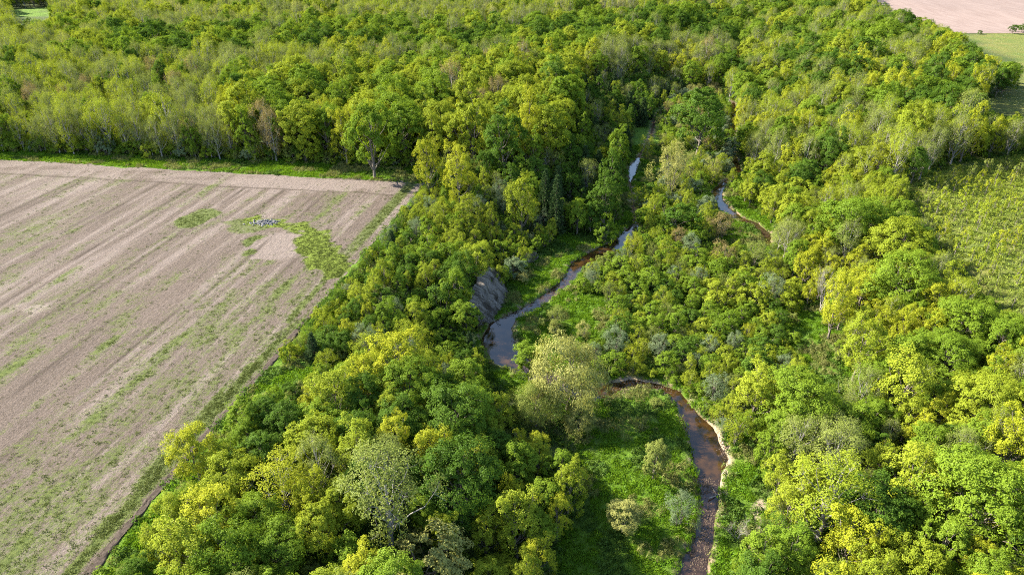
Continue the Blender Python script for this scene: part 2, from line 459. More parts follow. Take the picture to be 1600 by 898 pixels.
weed += .34 * smooth(1.3, .3, np.abs(across - 3.4 - (fbm(along / 30, along * 0, 5) - .5) * 1.5)) * (fbm(along / 9, across / 9, 47) > .42)
for off, ph in ((11.5, 3), (21, 9), (33, 4), (46, 7), (63, 5)):
    weed += .30 * smooth(1.8, .2, np.abs(across - off - (fbm(along / 25, along * 0 + off, 55) - .5) * 2.5)) * smooth(.42, .62, fbm(along / 15 + ph * 9, across / 30, 53))
def blob(px, py, rx, ry, seed):
    bx, by = unp([(px, py)], 0)[0]
    a = (fx - bx) / rx; b = (fy - by) / ry
    return smooth(1.15, .75, np.hypot(a, b) + (fbm(fx / 3, fy / 3, seed) - .5) * .9)
patch = np.zeros_like(fx)
snake = unp([(398, 345), (430, 351), (470, 355), (489, 364), (497, 385), (508, 404), (530, 421), (548, 424)], 0)
sd, sw = dist_polyline(fx, fy, snake, vals=[2.0, 2.0, 2.2, 3.2, 4.4, 4.6, 3.6, 2.0])
patch = np.maximum(patch, smooth(.5, -.5, (sd - sw) / 2.2 + (fbm(fx / 2.5, fy / 2.5, 61) - .5) * 3.4)) * .8
patch2 = blob(297, 346, 4.2, 5, 63) * .9
patch2 = np.maximum(patch2, np.maximum(blob(320, 336, 5, 4, 64) * .6, blob(390, 352, 7, 5, 67) * .5))
patch2 = np.maximum(patch2, np.maximum(blob(403, 378, 3.5, 4, 65), blob(400, 395, 3.5, 3.5, 66)) * .8)
patch2 = np.maximum(patch2, smooth(3.0, .8, np.abs(across - 4)) * smooth(60, 110, along) * .6)
weed = weed * (1 - .45 * smooth(.93, .96, U + 0 * V))
weed = np.clip(np.maximum(weed, np.maximum(patch, patch2)), 0, 1)
straw = smooth(.46, .72, fbm(along / 40, across / 1.5, 81, 5)) * .75
straw = np.maximum(straw, .6 * smooth(.93, .96, U + 0 * V) * smooth(.35, .6, fbm(fx / 9, fy / 3, 83)))
for (a_, b_, rx, ry) in ((440, 385, 7, 9), (55, 482, 2.5, 2.0), (430, 285, 16, 6), (500, 290, 16, 6)):
    straw = np.maximum(straw, blob(a_, b_, rx, ry, 85) * (1.0 if a_ < 100 else .75))
weed = np.where(blob(440, 385, 7, 9, 85) > .5, np.minimum(weed, .12 + patch), weed)
wheel = np.zeros_like(fx)
for w0 in (14.5, 26.5, 28.3, 39, 51.4, 53.3, 67, 79, 81, 104, 106):
    wheel = np.maximum(wheel, smooth(.5, .1, np.abs(across - w0 - (fbm(along / 40, along * 0 + w0 // 3, 9) - .5) * 2)) * .85 * smooth(.3, .45, fbm(along / 14 + w0, across * 0, 91)))
hl_ = smooth(.955, .925, U + 0 * V)
wheel = np.maximum(wheel * hl_, .7 * smooth(.0045, .001, np.abs(U + (fbm(fx / 30, fy * 0, 93) - .5) * .012 - .938)))
fz = (fbm(fx / 14, fy / 14, 13, 3) - .5) * .35 * np.clip(edge_in / 4, 0, 1) + (fbm(fx / 1.2, fy / 1.2, 15, 2) - .5) * .1 * np.clip(edge_in, 0, 1) + .10
field = link('field', mesh_np('field', np.c_[fx.ravel(), fy.ravel(), fz.ravel()], grid_faces(nu, nv)[:, ::-1], [field_mat()],
             dict(weed=weed.ravel(), bright=patch.ravel(), straw=straw.ravel(), wheel=wheel.ravel()), True), kind='structure')

def ribbon(pts, half, n_across=5, step=.5, zfun=None, wob=0.0, seed=0):
    P = np.array(pts, float); d = np.r_[0, np.cumsum(np.hypot(*np.diff(P, axis=0).T))]
    s = np.arange(0, d[-1], step)
    x = np.interp(s, d, P[:, 0]); y = np.interp(s, d, P[:, 1])
    hw = np.interp(s, d, np.broadcast_to(half, d.shape))
    k = np.ones(9) / 9
    if len(s) > 40:
        x[4:-4] = np.convolve(x, k, 'valid'); y[4:-4] = np.convolve(y, k, 'valid')
    tx, ty = np.gradient(x), np.gradient(y); l = np.hypot(tx, ty) + 1e-9
    nx, ny = -ty / l, tx / l
    t = np.linspace(-1, 1, n_across)
    w = hw[:, None] * t[None, :] * (1 + wob * (fbm(s[:, None] / 3 + 0 * t, t[None, :] * 2 + 0 * s[:, None], seed) - .5))
    return x[:, None] + nx[:, None] * w, y[:, None] + ny[:, None] * w, s[:, None] + 0 * t, t[None, :] + 0 * s[:, None]

# dark turned furrow along the edge of the field
fur = [tuple(np.array(FA) - FDIR * 35 + FNRM * .1), tuple(np.array(FA) + FDIR * 66 + FNRM * .1)]
rx, ry, rs, rt = ribbon(fur, [.80, .60], 11, .2, wob=1.6, seed=3)
rx = rx + (fbm(rs / 9, rs * 0, 7) - .5) * .6
rz = .15 + .20 * (fbm(rs / .5, rt * 1.6, 19, 3) - .5) * (1 - rt ** 4)
rz = np.where(np.abs(rt) > .95, -.05, rz)
link('furrow_path', mesh_np('furrow', np.c_[rx.ravel(), ry.ravel(), rz.ravel()], grid_faces(*rx.shape), [soil_mat('turned_soil', (.022, .016, .012), (.085, .066, .052), 3.5, .6, .15)], smooth_=True), kind='structure')

# ---------------------------------------------------------------- far fields on the right
def flat_sheet(name, poly, mat, lift, n=60):
    P = np.array(poly); lo, hi = P.min(0), P.max(0)
    ax = np.linspace(lo[0], hi[0], n); ay = np.linspace(lo[1], hi[1], n)
    A, B = np.meshgrid(ax, ay, indexing='ij'); Z = height(A.ravel(), B.ravel()) + lift
    F = grid_faces(n, n)
    cx = A.ravel()[F].mean(1); cy = B.ravel()[F].mean(1)
    keep = in_poly(cx, cy, poly)
    return link(name, mesh_np(name, np.c_[A.ravel(), B.ravel(), Z], F[keep], [mat], smooth_=True), kind='structure')
ff = unp([(1330, -10), (1700, -10), (1700, 53), (1440, 53), (1400, 30)], 0)
flat_sheet('tilled_field', ff, soil_mat('pinkish_soil', (.150, .108, .092), (.205, .155, .135), .25, .2, .3, (1, 6, 1)), .12, 160)

# ---------------------------------------------------------------- stream water
WM = water_mat()
for nm, (pts, ws), rif in (('stream_water', CHAN[0], [(1107, 764), (1109, 790), (1102, 823), (1097, 854), (1086, 890)]), ('side_stream_water', CHAN[1], [(1178, 350), (1197, 366)])):
    rx, ry, rs, rt = ribbon(pts, np.array(ws) + 1.6, 9, .5)
    rp = unp(rif, WATER)
    rf = smooth(3.2, .8, dist_polyline(rx.ravel(), ry.ravel(), rp)) * .85
    rf = np.maximum(rf, .6 * smooth(3, .5, dist_polyline(rx.ravel(), ry.ravel(), unp([(800, 494), (835, 478), (868, 455), (895, 432)], WATER))))
    link(nm, mesh_np(nm, np.c_[rx.ravel(), ry.ravel(), np.full(rx.size, WATER)], grid_faces(*rx.shape), [WM], dict(riffle=rf), True), kind='structure')

# ---------------------------------------------------------------- eroded clay bank above the pool
def clay_mat():
    m, nt, out = new_mat('eroded_clay')
    p = nt.nodes.new('ShaderNodeBsdfPrincipled'); p.inputs['Roughness'].default_value = 1.0; p.inputs['Specular IOR Level'].default_value = .1
    pos = geo_pos(nt); n = ramp(nt, noise(nt, 2.2, 6, .75, pos), .32, .68)
    c = mixc(nt, attr(nt, 'streak').outputs['Fac'], (.040, .033, .026), (.24, .21, .185))
    c = mixc(nt, math_(nt, 'MULTIPLY', n, .45), c, (.09, .08, .06))
    nt.links.new(c, p.inputs['Base Color'])
    b = nt.nodes.new('ShaderNodeBump'); b.inputs['Strength'].default_value = .8; b.inputs['Distance'].default_value = .3
    nt.links.new(n, b.inputs['Height']); nt.links.new(b.outputs[0], p.inputs['Normal'])
    nt.links.new(p.outputs[0], out.inputs[0]); return m
def clay_bank(name, base, top, zb, zt, label, gully=.55):
    nU, nV = 110, 44
    tb = np.linspace(0, 1, len(base)); u = np.linspace(0, 1, nU)
    bx, by = np.interp(u, tb, base[:, 0]), np.interp(u, tb, base[:, 1])
    txx, tyy = np.interp(u, tb, top[:, 0]), np.interp(u, tb, top[:, 1])
    v = np.linspace(0, 1, nV)[None, :]
    x = bx[:, None] * (1 - v) + txx[:, None] * v; y = by[:, None] * (1 - v) + tyy[:, None] * v
    out = np.array([bx.mean() - txx.mean(), by.mean() - tyy.mean()]); out /= np.linalg.norm(out)
    L = np.hypot(np.diff(bx), np.diff(by)).sum()
    g = fbm(u[:, None] * L / .9 + v * 1.2, v * 2.2 + 0 * u[:, None], 23, 4) - .5
    bulge = .75 + gully * 4.2 * g + gully * 1.6 * (fbm(u[:, None] * L / .35, v * 9, 63, 3) - .5) - 1.1 * (1 - np.sin(np.pi * np.clip(u[:, None], 0, 1)) ** .4) - .9 * smooth(.85, 1, v)
    x = x + out[0] * bulge; y = y + out[1] * bulge
    z = zb + (zt - zb) * (v ** .85) + .35 * (fbm(u[:, None] * L / 1.5, v * 6, 29) - .5)
    gcol = fbm(u[:, None] * L / .40 + (fbm(u[:, None] * 6, v * 5, 26, 2) - .5) * 2.2, v * 2.6, 27, 4)
    m = clay_mat()
    return link(name, mesh_np(name, np.c_[x.ravel(), y.ravel(), (z + 0 * x).ravel()], grid_faces(nU, nV), [m], dict(streak=np.clip((gcol - .3) * 2.4, 0, 1).ravel()), True), label=label, cat='clay bank')
clay_bank('eroded_bank', BB, BT, -8.9, -1.9, 'bare grey gullied clay bank above the pool at the stream bend')
B2 = np.array(unp([(806, 425), (820, 418), (834, 410), (842, 404)], -8.2)); T2 = np.array(unp([(800, 412), (812, 402), (826, 396), (838, 393)], -5.2))
clay_bank('eroded_bank', B2, T2, -8.6, -5.0, 'small pale clay scar behind the silvery bush by the bend meadow', .3)

# ---------------------------------------------------------------- tree builders (each shape is built once, then copied)
def unit(a): return a / (np.linalg.norm(a, axis=-1, keepdims=True) + 1e-9)
def sph(g, n): return unit(g.normal(size=(n, 3)))

def leaf_quads(g, c, nrm, size, aspect=.62, along=None):
    n = len(c); nrm = unit(nrm)
    t = sph(g, n) if along is None else unit(along + .35 * sph(g, n))
    b = unit(np.cross(nrm, t)); t = unit(np.cross(b, nrm))
    s = np.asarray(size)[:, None]
    lift = nrm * s * .16
    v = np.stack([c - t * s * .5, c + b * s * .5 * aspect + lift, c + t * s * .5, c - b * s * .5 * aspect + lift], 1).reshape(-1, 3)
    f = np.arange(4 * n).reshape(-1, 4)
    return v, f

class Wood:
    def __init__(s): s.v = []; s.f = []; s.n = 0
    def tube(s, P, R, sides=5):
        P = np.array(P, float); R = np.array(R, float)
        T = unit(np.gradient(P, axis=0))
        ref = np.array([.31, .95, .07])
        a = unit(np.cross(T, ref)); b = np.cross(T, a)
        th = np.arange(sides) * 2 * np.pi / sides
        ring = P[:, None] + R[:, None, None] * (np.cos(th)[None, :, None] * a[:, None] + np.sin(th)[None, :, None] * b[:, None])
        k = len(P)
        s.v.append(ring.reshape(-1, 3))
        i = (np.arange(k - 1)[:, None] * sides + np.arange(sides)[None, :]); j = np.arange(k - 1)[:, None] * sides + (np.arange(sides)[None, :] + 1) % sides
        s.f.append(np.stack([i, j, j + sides, i + sides], -1).reshape(-1, 4) + s.n)
        s.n += k * sides
    def mesh(s, name, mat): return mesh_np(name, np.concatenate(s.v), np.concatenate(s.f), [mat], smooth_=True)

def limb(g, w, a, b, ra, rb, sag=.12, sides=4, k=5):
    a = np.array(a); b = np.array(b); t = np.linspace(0, 1, k)[:, None]
    l = np.linalg.norm(b - a)
    P = a * (1 - t) + b * t + np.array([0, 0, -1]) * np.sin(np.pi * t) * l * sag + g.normal(size=(k, 3)) * l * .025 * np.sin(np.pi * t)
    w.tube(P, np.linspace(ra, rb, k), sides)

def broad_tree(seed, h, r, lobes=20, clumps=13, leaves=36, leaf=.34, lobe_r=.42, zlow=.22, sparse=1.0, upright=0.0, mat=None, twigs=2, pale=False, clump_r=.34, aspect=.62, hang=0.0, multi=1):
    """tapered trunk with limbs; crown of clumps of single leaves"""
    g = np.random.default_rng(seed)
    w = Wood()
    zc = h * (zlow + 1) / 2; az = h * (1 - zlow) / 2
    stems = []
    for m in range(multi):
        off = np.array([0, 0, 0]) if multi == 1 else np.array([*(g.normal(size=2) * r * .10), 0])
        topx = off + np.array([*(g.normal(size=2) * r * (.10 if multi == 1 else .30)), h * .82])
        t = np.linspace(0, 1, 9)[:, None]
        P = off * (1 - t) + topx * t + np.c_[g.normal(size=(9, 2)) * r * .03, np.zeros(9)] * np.sin(np.pi * t)
        P[0, 2] = -.4
        rad = h * .016 / math.sqrt(multi) * (1 - .88 * t[:, 0]) + .02; rad[0] *= 1.5
        w.tube(P, rad, 6); stems.append((P, rad))
    # lobe centres spread over the crown
    i = np.arange(lobes) + .5
    ph = np.arccos(1 - 1.72 * i / lobes); th = np.pi * (1 + 5 ** .5) * i + g.uniform(0, 6.28)
    D = np.c_[np.cos(th) * np.sin(ph), np.sin(th) * np.sin(ph), np.cos(ph)] + g.normal(size=(lobes, 3)) * .16
    rad = g.uniform(.50, .78, lobes)[:, None]
    LC = D * rad * np.array([r, r, az]) + np.array([0, 0, zc])
    asym = 1 + .16 * np.sin(th * 2 + g.uniform(0, 6)) + g.normal(size=lobes) * .06
    LC[:, :2] *= asym[:, None]
    LR = lobe_r * r * g.uniform(.72, 1.22, lobes)
    C, NN, S, VV, AL = [], [], [], [], []
    for k in range(lobes):
        P, rd = stems[k % multi]
        tz = np.clip(LC[k, 2] / h - .18 - .10 * np.hypot(*LC[k, :2]) / r, .10, .74)
        q = tz / .82 * 8; i0 = int(min(q, 7)); fr = q - i0
        a = P[i0] * (1 - fr) + P[i0 + 1] * fr; ra = (rd[i0] * (1 - fr) + rd[i0 + 1] * fr) * .55
        limb(g, w, a, LC[k], ra, .02 * h / 12, .10)
        out = unit(LC[k] - np.array([0, 0, zc - az * .35]))
        d = unit(sph(g, clumps) * .95 + out * .62 + np.array([0, 0, .30]))
        sc = np.array([1, 1, 1 + upright])
        cc = LC[k] + d * LR[k] * g.uniform(.55, 1.08, clumps)[:, None] * sc
        for j in range(min(clumps, twigs)):
            limb(g, w, LC[k], cc[j], .018 * h / 12, .008 * h / 12, .03, 3, 4)
        cv = g.uniform(0, 1, clumps)
        for j in range(clumps):
            n = max(3, int(leaves * sparse * g.uniform(.6, 1.4)))
            e = sph(g, n); cr = LR[k] * clump_r * g.uniform(.7, 1.35)
            p = cc[j] + e * cr * (g.uniform(.25, 1, n) ** .5)[:, None] * sc * np.array([1.1, 1.1, .8])
            if hang: p[:, 2] -= np.abs(g.normal(size=n)) * hang * LR[k]
            C.append(p); NN.append(.45 * e + .60 * d[j] + .50 * out + np.array([0, 0, .25]) + .42 * sph(g, n))
            S.append(leaf * g.uniform(.65, 1.3, n)); VV.append(np.clip(.55 * cv[j] + .45 * g.uniform(0, 1, n), 0, 1))
    C = np.concatenate(C); NN = np.concatenate(NN); S = np.concatenate(S); VV = np.concatenate(VV)
    al = None
    if hang: al = np.tile([0, 0, -1.0], (len(C), 1)); NN[:, 2] *= .3
    v, f = leaf_quads(g, C, NN, S, aspect, al)
    cm = mesh_np('crown', v, f, [LEAF['mid']], dict(v=np.repeat(VV, 4)))
    return dict(trunk=w.mesh('trunk', BARK_PALE if pale else BARK), crown=cm, h=h, r=r)

def conifer(seed, h, r):
    g = np.random.default_rng(seed); w = Wood()
    t = np.linspace(0, 1, 8)
    w.tube(np.c_[g.normal(size=8) * .04, g.normal(size=8) * .04, t * h - .3], .10 * (1 - .9 * t) + .015, 6)
    C, NN, S, AL, VV = [], [], [], [], []
    z = .06 * h
    while z < h * .97:
        k = z / h; rr = r * (1 - k) ** .75 * g.uniform(.8, 1.15) + .12
        nb = int(7 + 4 * (1 - k))
        for a in g.uniform(0, 6.28) + np.arange(nb) * 6.283 / nb + g.normal(size=nb) * .2:
            L = rr * g.uniform(.75, 1.15); d = np.array([math.cos(a), math.sin(a), .12])
            b = np.array([0, 0, z]); e = b + d * L - np.array([0, 0, L * .12])
            limb(g, w, b, e, .025, .008, .05, 3, 3)
            n = int(26 + 60 * L / r)
            tt = g.uniform(.15, 1.03, n) ** .7
            p = b + (e - b) * tt[:, None] + g.normal(size=(n, 3)) * np.array([.13, .13, .09]) * (.6 + L * .3)
            C.append(p); NN.append(np.array([0, 0, 1]) + .8 * sph(g, n) + .3 * d); S.append(g.uniform(.14, .30, n)); AL.append(np.tile(d, (n, 1)))
            VV.append(np.clip(g.uniform(0, 1) * .5 + g.uniform(0, .5, n), 0, 1))
        z += h * .052 * g.uniform(.8, 1.2)
    v, f = leaf_quads(g, np.concatenate(C), np.concatenate(NN), np.concatenate(S), .45, np.concatenate(AL))
    return dict(trunk=w.mesh('trunk', BARK), crown=mesh_np('crown', v, f, [LEAF['cedar']], dict(v=np.repeat(np.concatenate(VV), 4))), h=h, r=r)

def bare_tree(seed, h, r):
    g = np.random.default_rng(seed); w = Wood(); tips = []
    def grow(p, d, L, rad, lev):
        k = 5; t = np.linspace(0, 1, k)[:, None]
        q = p + d * L + g.normal(size=3) * L * .08 + np.array([0, 0, L * .06])
        P = p * (1 - t) + q * t + g.normal(size=(k, 3)) * L * .03 * np.sin(np.pi * t)
        w.tube(P, np.linspace(rad, rad * .55, k), 5 if lev < 2 else 3)
        if lev >= 4: tips.append(q); return
        for m in range(3 if lev < 3 else 4):
            nd = unit(d + sph(g, 1)[0] * (.62 if lev else .42) + np.array([0, 0, .22]))
            grow(P[int(g.integers(2, 5))], nd, L * g.uniform(.62, .82), rad * .5, lev + 1)
    for m in range(3):
        grow(np.array([g.normal() * .1, g.normal() * .1, -.3]), unit(np.array([g.normal() * .22, g.normal() * .22, 1.0])), h * .30, .10, 0)
    tips = np.array(tips); sel = tips[g.uniform(size=len(tips)) < .5]
    n = len(sel) * 2
    c = np.repeat(sel, 2, 0) + g.normal(size=(n, 3)) * .12
    v, f = leaf_quads(g, c, sph(g, n), g.uniform(.06, .14, n))
    return dict(trunk=w.mesh('trunk', BARK_PALE), crown=mesh_np('crown', v, f, [LEAF['tan']], dict(v=g.uniform(0, 1, 4 * n))), h=h, r=r)

def rep(fn, seeds, *a, **k): return [fn(s, *a, **k) for s in seeds]
SPEC = {
    'maple':  dict(p=rep(broad_tree, (1, 2, 3, 4, 5), 12, 4.8, lobes=24, clumps=17, leaves=48, leaf=.27, zlow=.10, lobe_r=.38, clump_r=.27), name='broadleaf_tree', word='round-crowned tree'),
    'bigmaple': dict(p=rep(broad_tree, (6, 7, 8), 12, 5.0, lobes=34, clumps=20, leaves=42, leaf=.225, zlow=.08, lobe_r=.36, clump_r=.26), name='broadleaf_tree', word='big round-crowned tree'),
    'oval':   dict(p=rep(broad_tree, (11, 12, 13), 13, 3.6, lobes=22, clumps=15, leaves=48, leaf=.245, zlow=.03, upright=.35, lobe_r=.38, clump_r=.28), name='oval_tree', word='tall oval tree'),
    'ash':    dict(p=rep(broad_tree, (21, 22, 23, 24), 12, 3.3, lobes=20, clumps=13, leaves=34, leaf=.225, zlow=.06, upright=.6, lobe_r=.38, clump_r=.32, twigs=4), name='upright_tree', word='feathery tree'),
    'bud':    dict(p=rep(broad_tree, (31, 32, 33, 34), 14, 3.5, lobes=20, clumps=13, leaves=21, leaf=.22, zlow=.06, upright=.7, lobe_r=.40, clump_r=.40, twigs=8, pale=True), name='sparse_tree', word='twiggy tree'),
    'willow': dict(p=rep(broad_tree, (41, 42), 10, 5.4, lobes=26, clumps=14, leaves=42, leaf=.34, zlow=.06, lobe_r=.34, clump_r=.36, aspect=.30, hang=.35, twigs=3), name='willow_tree', word='willow'),
    'shrub':  dict(p=rep(broad_tree, (51, 52, 53, 54, 55), 4.6, 2.6, lobes=13, clumps=12, leaves=40, leaf=.20, zlow=-.12, lobe_r=.42, multi=4, clump_r=.29), name='bush', word='bush'),
    'wisp':   dict(p=rep(broad_tree, (61, 62, 63), 4.6, 2.2, lobes=12, clumps=12, leaves=26, leaf=.17, zlow=-.05, upright=.6, lobe_r=.42, multi=5, twigs=5, aspect=.4), name='wispy_bush', word='wispy bush'),
    'conifer': dict(p=rep(conifer, (71, 72), 8, 1.9), name='conifer_tree', word='narrow conifer'),
    'bare':   dict(p=rep(bare_tree, (81, 82), 9, 2.6), name='bare_tree', word='leafless tree'),
    'sap':    dict(p=rep(broad_tree, (91, 92, 93), 3.4, 1.0, lobes=8, clumps=7, leaves=16, leaf=.17, zlow=.06, upright=.8, lobe_r=.42, twigs=2), name='sapling', word='sapling'),
}
ADJ = dict(deep='deep green', mid='mid green', lime='yellow-green', gold='golden', olive='olive', tan='tan budding', silver='silvery', pale='pale cream-green', cedar='dark')

# ---------------------------------------------------------------- where things stand
ZONES = [   # (id, polygon in photograph pixels of the crowns, mix of (shape, colour, weight), height range)
    ('oldfield', [(1412, 282), (1490, 246), (1640, 226), (1640, 485), (1575, 455), (1495, 390), (1450, 325)], [('sap', 'lime', 5), ('sap', 'gold', 4), ('sap', 'olive', 2.5)], (2.8, 5.4)),
    ('belt', [(-50, 960), (120, 960), (120, 898), (270, 690), (340, 640), (410, 560), (490, 590), (640, 570), (760, 590), (800, 640), (850, 690), (905, 760), (850, 960)],
     [('maple', 'deep', 3.0), ('maple', 'mid', 4), ('ash', 'gold', 2.4), ('ash', 'lime', 3), ('bud', 'olive', 1.6), ('oval', 'mid', 2.0), ('shrub', 'mid', 1.5), ('maple', 'lime', 1.5)], (8, 13)),
    ('slope', [(410, 560), (560, 440), (640, 330), (690, 240), (760, 270), (800, 290), (880, 330), (860, 372), (785, 420), (735, 440), (735, 500), (760, 560), (760, 590), (640, 570), (490, 590)],
     [('shrub', 'mid', 5), ('ash', 'lime', 3), ('wisp', 'lime', 3), ('shrub', 'deep', 2), ('oval', 'mid', 3), ('ash', 'gold', .9), ('wisp', 'silver', 1.2), ('conifer', 'cedar', .5), ('maple', 'deep', 1)], (4.2, 7.6)),
    ('gorge', [(880, 120), (1000, 110), (1075, 120), (1010, 180), (985, 240), (965, 300), (965, 360), (890, 362), (800, 290), (690, 240), (820, 255), (900, 200)],
     [('conifer', 'cedar', 1.6), ('oval', 'deep', 4), ('wisp', 'olive', 2), ('shrub', 'deep', 2), ('bud', 'olive', 2.0), ('ash', 'lime', 1.0), ('oval', 'mid', 2)], (6, 12)),
    ('island', [(985, 270), (1015, 190), (1040, 140), (1120, 120), (1145, 180), (1150, 260), (1125, 290), (1118, 340), (1060, 370), (990, 360)],
     [('shrub', 'mid', 4), ('wisp', 'pale', 2), ('shrub', 'deep', 2), ('wisp', 'lime', 2), ('shrub', 'silver', 1.4), ('wisp', 'tan', .8), ('ash', 'lime', 1)], (4, 8)),
    ('thicket', [(985, 350), (1100, 370), (1210, 380), (1260, 420), (1250, 480), (1275, 560), (1240, 600), (1180, 660), (1120, 660), (1060, 600), (960, 560), (900, 530), (940, 460), (900, 430), (960, 385)],
     [('shrub', 'mid', 7), ('shrub', 'deep', 2.5), ('wisp', 'lime', 3), ('shrub', 'lime', 2.2), ('wisp', 'silver', 1.2), ('ash', 'lime', 1), ('wisp', 'gold', .6), ('wisp', 'olive', 1)], (4, 6.6)),
    ('wood', [(1210, 380), (1150, 300), (1200, 260), (1440, 280), (1480, 340), (1520, 410), (1700, 520), (1700, 1000), (1130, 1000), (1130, 900), (1190, 800), (1190, 660), (1260, 600), (1330, 600), (1260, 420)],
     [('maple', 'mid', 4.0), ('maple', 'lime', 3.4), ('ash', 'lime', 3.6), ('ash', 'gold', 2.2), ('bud', 'olive', 3.0), ('oval', 'mid', 2.4), ('shrub', 'mid', 1.5), ('maple', 'deep', 1.8), ('bud', 'lime', 2.0)], (8, 13)),
    ('hill', [(1140, 90), (1160, 30), (1230, 0), (1390, 0), (1450, 30), (1510, 60), (1560, 90), (1600, 120), (1600, 240), (1440, 280), (1200, 260), (1140, 200)],
     [('maple', 'mid', 5), ('maple', 'deep', 3.2), ('maple', 'lime', 2.6), ('bud', 'olive', 2.2), ('ash', 'gold', 1.4), ('bud', 'lime', 2)], (13, 18)),
    ('frontleft', [(-100, 262), (-100, 150), (360, 150), (360, 270)],
     [('bud', 'olive', 5), ('ash', 'lime', 2.5), ('oval', 'mid', 2), ('bud', 'lime', 3), ('shrub', 'deep', 2), ('bud', 'tan', .25)], (12, 18)),
    ('front', [(360, 272), (360, 140), (930, 120), (900, 260), (690, 285)],
     [('maple', 'mid', 4), ('maple', 'lime', 4), ('oval', 'lime', 2.4), ('oval', 'mid', 3), ('ash', 'gold', 1.0), ('maple', 'deep', 1.2), ('bud', 'tan', .25)], (16, 21)),
    ('darkband', [(180, 110), (180, 55), (700, 45), (1180, 20), (1190, 60), (1120, 80), (800, 95), (520, 90)],
     [('maple', 'deep', 5), ('maple', 'mid', 4), ('bud', 'olive', .8), ('maple', 'lime', 1)], (15, 19)),
    ('mixed', [(-100, 150), (-100, 90), (180, 110), (520, 90), (560, 150), (360, 160)],
     [('bud', 'olive', 6), ('bud', 'tan', .25), ('bud', 'lime', 3), ('maple', 'mid', 1.4), ('ash', 'lime', 2), ('oval', 'deep', 1)], (13, 18)),
    ('middle', [(500, 160), (500, 85), (800, 90), (1130, 70), (1100, 130), (900, 170), (700, 170)],
     [('maple', 'lime', 3.5), ('maple', 'mid', 3.5), ('ash', 'gold', 1.8), ('bud', 'olive', 2), ('bud', 'tan', .25)], (15, 19)),
    ('top', [(-400, 150), (-400, -200), (2200, -200), (2200, 300), (1600, 300), (1600, 0), (1000, 160)],
     [('bud', 'lime', 4), ('maple', 'lime', 3.5), ('bud', 'olive', 4), ('maple', 'mid', 2.0), ('maple', 'deep', .8), ('bud', 'pale', 1.5)], (13, 18)),
]
ZPHRASE = dict(oldfield='in the open old field', belt='in the belt beside the stubble field', slope='on the slope between field and pool',
    gorge='in the shady strip by the upper stream', island='between the two stream channels', thicket='in the thicket across from the pool', wood='in the wood beyond the east bank',
    hill='on the wooded hill', frontleft='in the pale forest edge', front='in the tall forest edge',
    darkband='in the dark forest band', mixed='in the greyish forest interior', middle='in the golden forest interior', top='in the far forest')

T = []       # trees: x, y, z, species, proto, colour, scale, zscale, rot, zone, h, r, hand
def zone_of(px, py):
    out = np.full(np.shape(px), -1)
    for i in range(len(ZONES) - 1, -1, -1):
        out = np.where(in_poly(px, py, ZONES[i][1]), i, out)
    return out
def add_tree(x, y, z, spec, colr, r, h, zone, hand=None):
    p = SPEC[spec]['p']; k = int(rng.integers(len(p)))
    T.append(dict(x=float(x), y=float(y), z=float(z), spec=spec, k=k, col=colr, s=r / p[k]['r'], sz=h / p[k]['h'], rot=float(rng.uniform(0, 6.28)), zone=zone, h=h, r=r, hand=hand))

